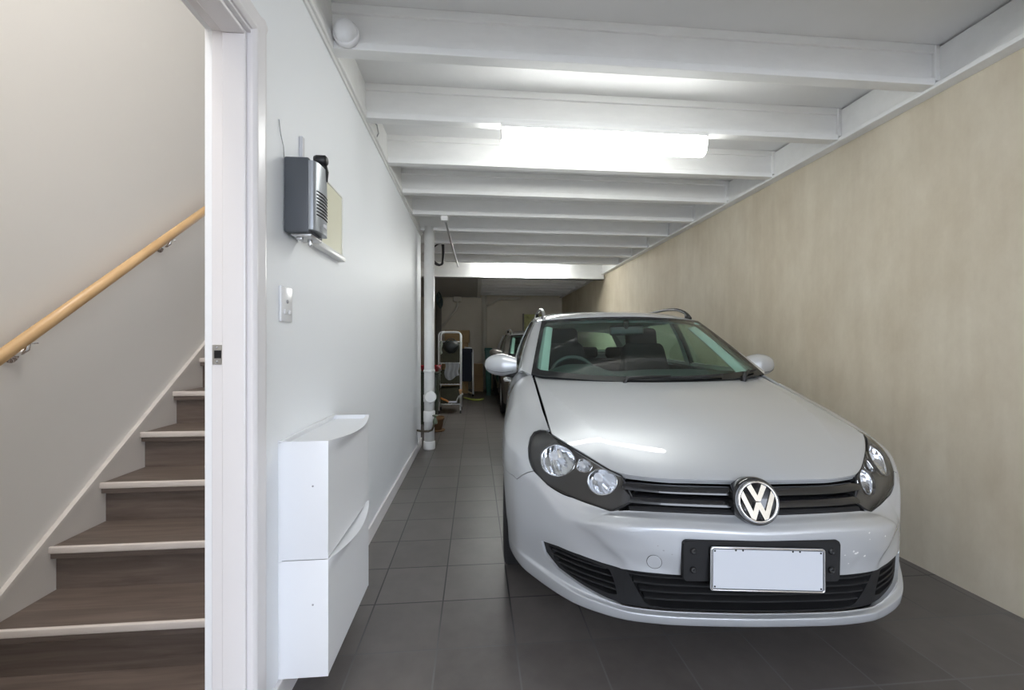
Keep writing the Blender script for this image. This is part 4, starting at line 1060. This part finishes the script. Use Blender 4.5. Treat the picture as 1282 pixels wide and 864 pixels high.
    # ---------------- wheels, liners, underside
    for ax in (AXF, AXR):
        for sgn in (-1, 1):
            Mw = tr(sgn*.770, ax, .316) @ rot('Y', 90*sgn)
            bm = bmesh.new(); lathe(bm, [(.215, -.09), (.28, -.100), (.305, -.095), (.316, -.075), (.316, .075), (.305, .095), (.28, .100), (.215, .09)], 48, Mw); wh = bm_obj('wheel', bm, M_rubber, car)
            bm = bmesh.new()
            lathe(bm, [(.212, -.08), (.212, .08), (.205, .085), (.198, .07), (.195, -.05)], 40, Mw); lathe(bm, [(.055, .02), (.055, .05), (.04, .058), (0, .058)], 24, Mw)
            for k in range(5):
                Ms = Mw @ rot('Z', 72*k); t_ = bmesh.new()
                prism(bm, [(.04, -.026), (.20, -.034), (.20, .034), (.04, .026)], Ms @ tr(0, 0, .03), .03)
            bm_obj('rim', bm, M_alloy, wh, angle=35)
            bm = bmesh.new()
            for w0, w1, rr_ in ((.36 * sgn, .85 * sgn, .375),):
                n = 24; ra = [bm.verts.new((w0, ax - rr_*math.cos(a), .315 + rr_*math.sin(a))) for a in np.linspace(-.3, PI + .3, n)]; rb = [bm.verts.new((w1, ax - .36*math.cos(a), .315 + .36*math.sin(a))) for a in np.linspace(-.3, PI + .3, n)]
                for i in range(n - 1): bm.faces.new((ra[i], ra[i+1], rb[i+1], rb[i]))
                bm.faces.new(ra)
            bm_obj('wheel_liner', bm, M_void, car)
    bm = bmesh.new()
    box(bm, (-.56, .30, .20), (.56, 4.35, .28)); box(bm, (-.72, 1.3, .20), (.72, 3.0, .28)); box(bm, (-.36, .42, .28), (.36, 1.2, .60)); box(bm, (-.80, 1.27, .22), (.80, 1.30, .92)); box(bm, (-.83, 1.30, .24), (.83, 4.3, .30)); box(bm, (-.5, .20, .25), (.5, .30, .56))
    bm_obj('underbody', bm, M_void, car)
    # ---------------- cabin
    u = np.linspace(-1, 1, 41); prof = [(1.17, .925), (1.30, .948), (1.45, .962), (1.58, .962), (1.66, .945), (1.70, .90), (1.70, .70), (1.55, .45)]
    V = []; F = []
    for a in u:
        for y, z in prof:
            x = a * np.interp(y, [1.17, 1.5, 1.7], [.68, .735, .74])
            bumpz = .050 * math.exp(-((x + .36) / .17) ** 4) * max(0, 1 - ((y - 1.56) / .17) ** 2) if 1.4 < y < 1.71 else 0
            bumpz += .018 * math.exp(-((x - .30) / .30) ** 4) * max(0, 1 - ((y - 1.45) / .25) ** 2) if 1.2 < y < 1.7 else 0
            V.append((x, y + (.10 * abs(a)**2.2 if y < 1.2 else .04*abs(a)**2), z + bumpz))
    k = len(prof)
    for i in range(40):
        for j in range(k - 1): F.append((i*k + j, (i+1)*k + j, (i+1)*k + j + 1, i*k + j + 1))
    o = mesh_obj('dashboard', V, F, M_dash, car, smooth=True)
    for a_ in (-.74, .70):
        bm = bmesh.new(); box(bm, (a_, 1.30, .60), (a_ + .04, 4.2, .955), .01); bm_obj('door_lining', bm, M_dash, car)
    # steering wheel
    Ms = tr(-.365, 1.79, .895) @ rot('X', 90 - 24 + 180)
    bm = bmesh.new(); tube(bm, [tuple(Ms @ Vector((.172*math.cos(a), .172*math.sin(a), 0))) for a in np.linspace(0, 2*PI, 49)[:-1]], .0155, 12, closed=True)
    stw = bm_obj('steering_wheel', bm, M_dash, car)
    bm = bmesh.new(); lathe(bm, [(0, .02), (.05, .015), (.065, 0), (.05, -.03), (.03, -.14)], 24, Ms)
    for a in (90, 200, 340):
        tube(bm, [tuple(Ms @ Vector((q*math.cos(R(a)), q*math.sin(R(a)), -.005))) for q in (.04, .10, .168)], [.022, .016, .014], 8)
    bm_obj('steering_hub', bm, M_dash, stw)
    def softbox(name, w, d, h, M_, parent, bev=.05, taper=0):
        bm = bmesh.new(); box(bm, (-w/2, -d/2, 0), (w/2, d/2, h), min(bev, d*.42, h*.42, w*.42), 4)
        bmesh.ops.subdivide_edges(bm, edges=[e for e in bm.edges if abs(e.verts[0].co.z - e.verts[1].co.z) > h*.4], cuts=5)
        for v_ in bm.verts: v_.co.x *= 1 - taper * max(0, v_.co.z / h - .25) ** 1.3
        bmesh.ops.transform(bm, matrix=M_, verts=bm.verts[:]); return bm_obj(name, bm, M_seat, parent, angle=60)
    for x in (-.365, .365):
        s_ = softbox('seat', .50, .54, .18, tr(x, 1.98, .34) @ rot('X', 6), car)
        b_ = softbox('backrest', .50, .16, .70, tr(x, 2.30, .48) @ rot('X', -15), s_, .06, .42)
        softbox('headrest', .28, .11, .19, tr(x, 2.49, 1.115) @ rot('X', -12), s_, .045)
        for q in (-.06, .06):
            bm = bmesh.new(); tube(bm, [(x + q, 2.475, 1.06), (x + q, 2.50, 1.17)], .007, 8); bm_obj('headrest_post', bm, M_steel, s_)
    rb = softbox('rear_seat', 1.30, .50, .18, tr(0, 2.90, .38), car)
    softbox('backrest', 1.32, .16, .50, tr(0, 3.18, .52) @ rot('X', -20), rb, .05)
    for x in (-.36, 0, .36): softbox('headrest', .27, .10, .125, tr(x, 3.36, 1.00) @ rot('X', -12), rb, .04)
    # interior mirror
    bm = bmesh.new(); box(bm, (-.128, -.02, -.036), (.128, .02, .036), .016, 4, M=tr(.035, 1.79, 1.258) @ rot('Y', -2)); tube(bm, [(.03, 1.775, 1.275), (.02, 1.74, 1.325)], [.014, .02], 10)
    bm_obj('interior_mirror', bm, M_black, car)
    # side bolsters of the rear pillars seen through the glass
    return car
car1 = build_car(M_paint, 'car', (.942, 1.285, 0), -R(5.3), 'silver station wagon with blank white number plate parked nose toward the doorway')
M_paint2 = mat('shaded_car_paint', (.20, .185, .17), .32, metal=.6, coat=1.0)  # sides darkened in the paint for the shade there; roof and bonnet stay silver
car2 = car1.copy(); C.objects.link(car2); car2.location = (1.29, 6.12, 0); car2.rotation_euler = (0, 0, 0)
car2['label'] = 'second car, shade painted into its sides, parked behind the silver wagon near the back wall'
for ch in list(car1.children):
    c = ch.copy(); C.objects.link(c); c.parent = car2
    for g in list(ch.children):
        d = g.copy(); C.objects.link(d); d.parent = c
        if d.material_slots and d.data.materials[0] == M_paint:
            d.material_slots[0].link = 'OBJECT'; d.material_slots[0].material = M_paint2
    if c.material_slots and c.data.materials[0] == M_paint and ch.name.split('.')[0] not in ('roof', 'bonnet'):
        c.material_slots[0].link = 'OBJECT'; c.material_slots[0].material = M_paint2
WORLD, STAIRFILL, EXPOSURE = 3.3, 31, 1.12
# ------------------------------------------------------------------ clutter at the far left and the back wall
M_olive = mat('olive_fabric', (.060, .058, .036), .85, var=.15, vscale=12)
M_navy = mat('navy_fabric', (.012, .016, .030), .8)
M_rackw = mat('white_powder_coat', (.78, .79, .80), .35)
M_bin = mat('dark_olive_plastic', (.030, .040, .026), .5)
M_teal = mat('teal_plastic', (.010, .085, .065), .45)
M_redp = mat('red_plastic', (.45, .03, .04), .4)
M_pipe = mat('beige_painted_pipe', (.62, .58, .49), .5)
M_cloth = mat('light_grey_cloth', (.30, .31, .32), .85)
# white tube rack
rx0, rx1, ry, ry2 = -.605, -.245, 7.0, 7.42
rk = empty('storage_rack', (-.42, 7.2, 0), 0, 'white tubular storage rack on black castors beyond the drainpipe', 'rack')
for y in (ry, ry2):
    bm = bmesh.new(); rr = .06
    pts = [(rx0, y, .04), (rx0, y, 1.365 - rr)] + [(rx0 + rr - rr*math.cos(a), y, 1.365 - rr + rr*math.sin(a)) for a in np.linspace(.3, PI/2, 4)] + [(rx1 - rr + rr*math.sin(a), y, 1.365 - rr + rr*math.cos(a)) for a in np.linspace(0, PI/2, 5)] + [(rx1, y, .04)]
    tube(bm, pts, .0125, 10); inside(bm_obj('frame', bm, M_rackw), rk)
for z in (1.205, .843, .487, .155):
    bm = bmesh.new()
    for y in (ry, ry2): tube(bm, [(rx0, y, z), (rx1, y, z)], .009, 8)
    for x in (rx0, rx1): tube(bm, [(x, ry, z), (x, ry2, z)], .009, 8)
    for x in np.linspace(rx0 + .05, rx1 - .05, 6): tube(bm, [(x, ry, z), (x, ry2, z)], .004, 6)
    inside(bm_obj('shelf', bm, M_rackw), rk)
for x in (rx0, rx1):
    for y in (ry, ry2):
        bm = bmesh.new(); lathe(bm, [(0, -.012), (.026, -.012), (.028, 0), (.026, .012), (0, .012)], 16, tr(x, y, .028) @ rot('Y', 90)); inside(bm_obj('castor', bm, M_black), rk)
def fabric_bin(z, h, label, x0=rx0 + .025, x1=rx1 - .02):
    V = []; bm = bmesh.new()
    box(bm, (x0, ry + .03, z + .012), (x1, ry2 - .02, z + .020)); 
    for a, b in (((x0, ry + .03, z + .012), (x1, ry + .04, z + h)), ((x0, ry2 - .03, z + .012), (x1, ry2 - .02, z + h)), ((x0, ry + .04, z + .012), (x0 + .01, ry2 - .03, z + h)), ((x1 - .01, ry + .04, z + .012), (x1, ry2 - .03, z + h))):
        box(bm, a, b, .003)
    o = empty('fabric_bin', ((x0+x1)/2, (ry+ry2)/2, z), 0, label, 'storage bin', 'olive bins on the white rack')
    inside(bm_obj('body', bm, M_olive, angle=40), o)
    bm = bmesh.new(); tube(bm, [(x0 - .002, ry + .026, z + h), (x1 + .002, ry + .026, z + h), (x1 + .002, ry2 - .016, z + h), (x0 - .002, ry2 - .016, z + h)], .006, 8, closed=True); inside(bm_obj('rim', bm, M_olive), o)
fabric_bin(.843, .34, 'olive fabric bin under a black bag on top tier of white rack')
fabric_bin(.487, .22, 'olive fabric bin behind the grey cloth on middle tier of white rack')
fabric_bin(.155, .26, 'dark olive bin on lowest tier of white rack')
# black bag slumped on top
bm = bmesh.new()
V = []; F = []; n = 24
for k in range(9):
    s = k / 8
    for j in range(n):
        a = 2*PI*j/n; w = .14 + .01*math.sin(5*a); q = math.sin(PI * (.12 + .80*s)) ** .7
        V.append((-.40 + w*q*math.cos(a)*(1.05 - .3*s), ry - .075 + .06*q*math.sin(a), 1.215 - .20*s + .012*math.sin(3*a + s*4)))
for k in range(8):
    for j in range(n): F.append((k*n+j, k*n+(j+1) % n, (k+1)*n+(j+1) % n, (k+1)*n+j))
F.append(tuple(range(n-1, -1, -1))); F.append(tuple(range(8*n, 9*n)))
bg = empty('bag', (-.40, ry - .03, 1.0), 0, 'black bag hung on top front bar of white rack', 'bag')
inside(mesh_obj('body', V, F, mat('black_nylon', (.008, .012, .012), .5), None, smooth=True), bg)
bm = bmesh.new(); tube(bm, [(-.47, ry - .03, 1.19), (-.45, ry - .045, 1.24), (-.40, ry - .02, 1.255), (-.35, ry - .045, 1.24), (-.33, ry - .03, 1.19)], .008, 8); inside(bm_obj('strap', bm, M_black), bg)
# pale bottle/cloth strips
def hanging_cloth(name, x0, x1, z0, z1, y, m, label, cat, waves=3, amp=.012, drop=.04):
    nx, nz = 24, 14; V = []; F = []
    for s in (0, 1):
        for i in range(nx + 1):
            for j in range(nz + 1):
                a = i / nx; b = j / nz
                V.append((x0 + (x1-x0)*a + .01*math.sin(7*b), y + amp*math.sin(a*waves*2*PI + b) * (.3 + b) - .006 + s*.005, z1 - (z1 - z0 + drop*math.sin(a*5)) * b))
    m_ = nz + 1; q = (nx + 1) * m_
    for i in range(nx):
        for j in range(nz):
            a = i*m_ + j; F.append((a, a+1, a+m_+1, a+m_)); F.append((q+a, q+a+m_, q+a+m_+1, q+a+1))
    o = mesh_obj(name, V, F, m, None, smooth=True); tag(o, label, cat); return o
hanging_cloth('cloth', -.50, -.27, .60, .85, ry - .03, M_cloth, 'light grey cloth hanging from middle bar of white rack', 'cloth')
hanging_cloth('towel', -.585, -.545, 1.00, 1.215, ry - .03, mat('pale_green_towel', (.34, .38, .33), .85), 'narrow pale green towel hanging on left of white rack', 'towel', 1, .004, .01)
# orange handled tool on the lowest tier, small lamp
pt = empty('hand_saw', (-.5, ry - .02, .22), 0, 'orange handled saw lying on the lowest tier of the white rack', 'saw')
M_or = mat('orange_plastic', (.55, .20, .03), .45)
bm = bmesh.new(); tube(bm, [(-.575, ry - .02, .27), (-.53, ry - .025, .245), (-.48, ry - .02, .225), (-.44, ry - .03, .20)], [.012, .016, .015, .012], 10); inside(bm_obj('handle', bm, M_or), pt)
bm = bmesh.new(); box(bm, (-.45, ry - .028, .185), (-.30, ry - .024, .215), .001); inside(bm_obj('blade', bm, M_steel), pt)
pg = empty('clamp_lamp', (-.26, ry - .04, .32), 0, 'small orange and white clip lamp on front post of white rack', 'lamp')
bm = bmesh.new(); lathe(bm, [(0, .0), (.018, 0), (.030, .06), (.030, .075), (0, .08)], 16, tr(-.245, ry - .02, .33)); inside(bm_obj('shade', bm, mat('peach_plastic', (.60, .36, .20), .4)), pg)
bm = bmesh.new(); tube(bm, [(-.205, ry - .035, .335), (-.275, ry - .03, .29), (-.30, ry - .03, .24), (-.31, ry - .03, .20)], .009, 8); inside(bm_obj('arm', bm, M_fitting), pg)
# green bin with a red basin on it
gb = empty('wheelie_bin', (-.66, 6.25, 0), 0, 'dark olive wheelie bin standing behind the white drainpipe', 'bin')
def wheelie(root, x0, x1, y0, y1, h, m):
    bm = bmesh.new()
    t = .03
    vb = [(x0 + t, y0 + t), (x1 - t, y0 + t), (x1 - t, y1 - t), (x0 + t, y1 - t)]; vt = [(x0, y0), (x1, y0), (x1, y1), (x0, y1)]
    a = [bm.verts.new((x, y, .05)) for x, y in vb]; b = [bm.verts.new((x, y, h - .06)) for x, y in vt]
    bm.faces.new(a[::-1]); bm.faces.new(b)
    for i in range(4): bm.faces.new((a[i], a[(i+1) % 4], b[(i+1) % 4], b[i]))
    bmesh.ops.bevel(bm, geom=bm.edges[:], offset=.02, segments=3, profile=.5, affect='EDGES')
    inside(bm_obj('body', bm, m, angle=40), root)
    bm = bmesh.new(); box(bm, (x0 - .015, y0 - .015, h - .065), (x1 + .015, y1 + .015, h - .04), .008); box(bm, (x0 - .01, y0 - .01, h - .04), (x1 + .01, y1 + .02, h), .018, 3); inside(bm_obj('lid', bm, m, angle=40), root)
    for x in (x0 + .05, x1 - .05):
        bm = bmesh.new(); lathe(bm, [(0, -.02), (.08, -.02), (.088, -.01), (.088, .01), (.08, .02), (0, .02)], 24, tr(x, y1 - .02, .088) @ rot('Y', 90)); inside(bm_obj('wheel', bm, M_rubber), root)
    bm = bmesh.new(); tube(bm, [(x0 + .04, y1 + .01, h - .05), (x0 + .04, y1 + .06, h - .04), (x1 - .04, y1 + .06, h - .04), (x1 - .04, y1 + .01, h - .05)], .014, 8); inside(bm_obj('handle', bm, m), root)
    bm = bmesh.new(); box(bm, (x0 + .03, y0 + .02, 0), (x1 - .03, y0 + .10, .06), .008); inside(bm_obj('foot', bm, m), root)
wheelie(gb, -.84, -.535, 6.05, 6.45, .76, M_bin)
rbm = empty('basin', (-.68, 6.25, .76), 0, 'red plastic basin lying on the lid of the dark olive bin', 'basin')
bm = bmesh.new(); lathe(bm, [(.0, 0), (.12, 0), (.15, .07), (.165, .075), (.165, .085), (.15, .085), (.112, .01), (0, .01)], 32, tr(-.665, 6.24, .76)); inside(bm_obj('bowl', bm, M_redp), rbm)
bm = bmesh.new(); tube(bm, [(-.55, 6.12, .845), (-.52, 6.10, .83), (-.505, 6.12, .79)], .014, 8); inside(bm_obj('handle', bm, mat('pink_white_plastic', (.6, .3, .32), .4)), rbm)
# terracotta coloured pot beside the pipe
pot = empty('plant_pot', (-.47, 5.55, 0), 0, 'brown plant pot on tiles beside foot of dark olive bin', 'plant pot')
M_brown = mat('brown_terracotta', (.16, .085, .035), .8, var=.15, vscale=9)
bm = bmesh.new(); lathe(bm, [(0, 0), (.055, 0), (.078, .15), (.088, .152), (.088, .19), (.078, .19), (.07, .15), (0, .14)], 28, tr(-.50, 5.62, 0)); inside(bm_obj('pot', bm, M_brown), pot)
bm = bmesh.new(); lathe(bm, [(0, .0), (.09, .0), (.1, .018), (.09, .02), (0, .012)], 28, tr(-.50, 5.62, -.0)); inside(bm_obj('saucer', bm, M_brown), pot)
# cardboard
def carton(x0, x1, y0, y1, z0, z1, label):
    o = empty('cardboard_box', ((x0+x1)/2, (y0+y1)/2, z0), 0, label, 'cardboard box', 'cardboard boxes by the back wall')
    bm = bmesh.new(); box(bm, (x0, y0, z0), (x1, y1, z1), .006, 2); inside(bm_obj('carton', bm, M_cardboard, angle=40), o)
    bm = bmesh.new(); box(bm, (x0 - .001, (y0+y1)/2 - .025, z1 - .06), (x1 + .001, (y0+y1)/2 + .025, z1 + .0015)); inside(bm_obj('tape', bm, mat('packing_tape', (.42, .30, .17), .3)), o)
    bm = bmesh.new(); box(bm, (x0 + .004, (y0+y1)/2 - .002, z1 - .001), (x1 - .004, (y0+y1)/2 + .002, z1 + .0008)); inside(bm_obj('flap_seam', bm, M_void), o)
carton(-.80, -.17, 9.9, 10.5, 0, .74, 'lowest carton of the tall stack behind the white rack')
carton(-.76, -.17, 9.92, 10.45, .743, 1.20, 'middle carton of the tall stack behind the white rack')
carton(-.72, -.135, 9.92, 10.42, 1.203, 1.50, 'topmost carton of the tall stack behind the white rack')
carton(-.06, .20, 10.3, 10.72, 0, .40, 'lower small carton between navy trolley and standing pipe')
carton(-.05, .19, 10.3, 10.70, .403, .68, 'upper small carton between navy trolley and standing pipe')
# navy shopping trolley
nt_ = empty('shopping_trolley', (-.17, 9.3, 0), 0, 'navy fabric shopping trolley with white frame leg', 'trolley')
bm = bmesh.new(); box(bm, (-.30, 9.22, .34), (-.07, 9.46, 1.04), .035, 4); box(bm, (-.31, 9.21, .98), (-.06, 9.47, 1.07), .02, 3); inside(bm_obj('bag', bm, M_navy, angle=40), nt_)
bm = bmesh.new(); tube(bm, [(-.045, 9.2, .06), (-.05, 9.22, .5), (-.055, 9.24, 1.02), (-.09, 9.26, 1.07), (-.24, 9.26, 1.09)], .020, 10); inside(bm_obj('frame', bm, M_rackw), nt_)
bm = bmesh.new(); tube(bm, [(-.29, 9.3, .34), (-.22, 9.28, .16), (-.12, 9.24, .09), (-.05, 9.2, .07)], .014, 8); inside(bm_obj('brace', bm, mat('brass_tube', (.30, .24, .12), .4, metal=.4)), nt_)
for x in (-.30, -.05):
    bm = bmesh.new(); lathe(bm, [(0, -.015), (.06, -.015), (.065, 0), (.06, .015), (0, .015)], 20, tr(x, 9.25, .065) @ rot('Y', 90)); inside(bm_obj('wheel', bm, M_black), nt_)
bm = bmesh.new(); tube(bm, [(-.235, 8.95, .02), (-.16, 8.80, .018), (-.06, 8.62, .018), (.04, 8.55, .018), (.12, 8.6, .018), (.17, 8.72, .018)], .020, 10)
tag(bm_obj('garden_hose', bm, mat('lime_green_hose', (.36, .42, .09), .45)), 'short lime green hose lying on tiles past the white rack', 'hose')
# teal bin
tb = empty('wheelie_bin', (.30, 9.6, 0), 0, 'slim teal green wheelie bin standing beside the second car', 'bin')
wheelie(tb, .225, .385, 9.45, 9.85, 1.08, M_teal)
# pipes on the back wall
p1 = empty('wall_pipe', (.24, 10.72, 0), 0, 'floor to ceiling beige pipe on back wall with an upper side branch', 'pipe')
bm = bmesh.new(); tube(bm, [(.235, 10.76, 0), (.235, 10.76, 1.2), (.235, 10.76, 2.45)], .062, 20); inside(bm_obj('pipe', bm, M_pipe), p1)
bm = bmesh.new(); tube(bm, [(.28, 10.76, 2.16), (.42, 10.74, 2.20), (.50, 10.72, 2.26), (.62, 10.7, 2.34), (.80, 10.7, 2.345), (1.15, 10.7, 2.35), (1.25, 10.66, 2.42), (1.30, 10.6, 2.50)], .034, 12); inside(bm_obj('branch', bm, M_pipe), p1)
p2 = empty('wall_pipe', (-.86, 10.6, 0), 0, 'dark standing pipe with sloping conduit on the back wall behind white rack', 'pipe')
M_pipe2 = mat('brown_grey_pipe', (.17, .155, .13), .5)
bm = bmesh.new(); tube(bm, [(-.93, 10.7, 0), (-.93, 10.7, 1.2), (-.93, 10.7, 2.36)], .075, 20); inside(bm_obj('pipe', bm, M_pipe2), p2)
bm = bmesh.new(); tube(bm, [(-.84, 10.75, 1.62), (-.66, 10.75, 1.86), (-.50, 10.75, 2.06), (-.46, 10.75, 2.15), (-.46, 10.75, 2.36)], .030, 12); inside(bm_obj('conduit', bm, M_pipe), p2)
bm = bmesh.new(); box(bm, (-.56, 10.70, 2.26), (-.36, 10.80, 2.39), .012); inside(bm_obj('junction_box', bm, M_pipe), p2)
# black cable loops hung from the joists
bm = bmesh.new()
for k, (dx, dz, s) in enumerate(((0, 0, 1), (.012, -.03, .8), (-.01, -.015, .9))):
    pts = [(-.47 + dx + .095*s*math.sin(a) + .02*math.cos(2*a), 5.3 + .03*k, 2.33 + dz + .17*s*math.cos(a)) for a in np.linspace(0, 2*PI, 25)[:-1]]
    tube(bm, pts, .010, 8, closed=True)
tube(bm, [(-.47, 5.3, 2.49), (-.47, 5.26, 2.55), (-.48, 5.23, 2.6)], .008, 8)
tag(bm_obj('hanging_cable', bm, M_black), 'black cable coil hanging from joists just right of the drainpipe', 'cable')
bm = bmesh.new()
for k in range(4):
    pts = [(-.83 + .05*math.cos(a) + .01*k, 9.6 + .02*k, 2.22 + .13*math.sin(a) - .03*k) for a in np.linspace(0, 2*PI, 20)[:-1]]
    tube(bm, pts, .012, 8, closed=True)
tube(bm, [(-.83, 9.6, 2.33), (-.83, 9.6, 2.40)], .008, 8)
tag(bm_obj('hanging_hose', bm, mat('dark_teal_rubber', (.02, .045, .045), .5)), 'dark teal hose coil hung high beyond the drainpipe near back wall', 'hose')
# yellow green notice on the back wall
nb = empty('notice_board', (1.5, 10.84, 1.76), 0, 'yellow green patterned board on back wall above the second car', 'board')
bm = bmesh.new(); box(bm, (1.28, 10.825, 1.52), (1.86, 10.849, 1.955), .003)
m = mat('yellow_green_print', (.50, .50, .20), .6, var=.35, vscale=9); inside(bm_obj('panel', bm, m), nb)
bm = bmesh.new(); box(bm, (1.235, 10.815, 1.50), (1.28, 10.849, 1.97), .004); inside(bm_obj('edge_strip', bm, M_pipe2), nb)

# ------------------------------------------------------------------ light
w = bpy.data.worlds.new('daylight'); bpy.context.scene.world = w; w.use_nodes = True
bgn = w.node_tree.nodes['Background']; bgn.inputs['Color'].default_value = (.80, .87, 1.0, 1); bgn.inputs['Strength'].default_value = WORLD
g_ = structure('driveway', [((-12, -16, -.16), (12, YF, -.02))], mat('pale_concrete', (.34, .33, .32), .8, var=.1))
l = bpy.data.lights.new('stair_fill_light', 'AREA'); l.shape = 'DISK'; l.size = .5; l.energy = STAIRFILL; l.color = (1.0, .94, .87)  # unseen fill added to brighten the stairs and stairwell walls
lo = bpy.data.objects.new('stair_fill_light', l); C.objects.link(lo); lo.location = (-1.3, .55, 4.7)

# ------------------------------------------------------------------ camera and colour
cam = bpy.data.cameras.new('camera'); cam.sensor_width = 36; cam.lens = 36 * 520 / 1282; cam.clip_start = .05
co = bpy.data.objects.new('camera', cam); C.objects.link(co); co.location = (0, 0, 1.147); co.rotation_euler = (R(90), 0, -R(5.06))
sc = bpy.context.scene; sc.camera = co
sc.view_settings.view_transform = 'Standard'; sc.view_settings.look = 'None'; sc.view_settings.gamma = 1; sc.view_settings.use_curve_mapping = False
sc.view_settings.exposure = EXPOSURE
sc.cycles.use_denoising = True; sc.cycles.max_bounces = 12; sc.cycles.diffuse_bounces = 8; sc.cycles.transparent_max_bounces = 24; sc.cycles.sample_clamp_indirect = 6
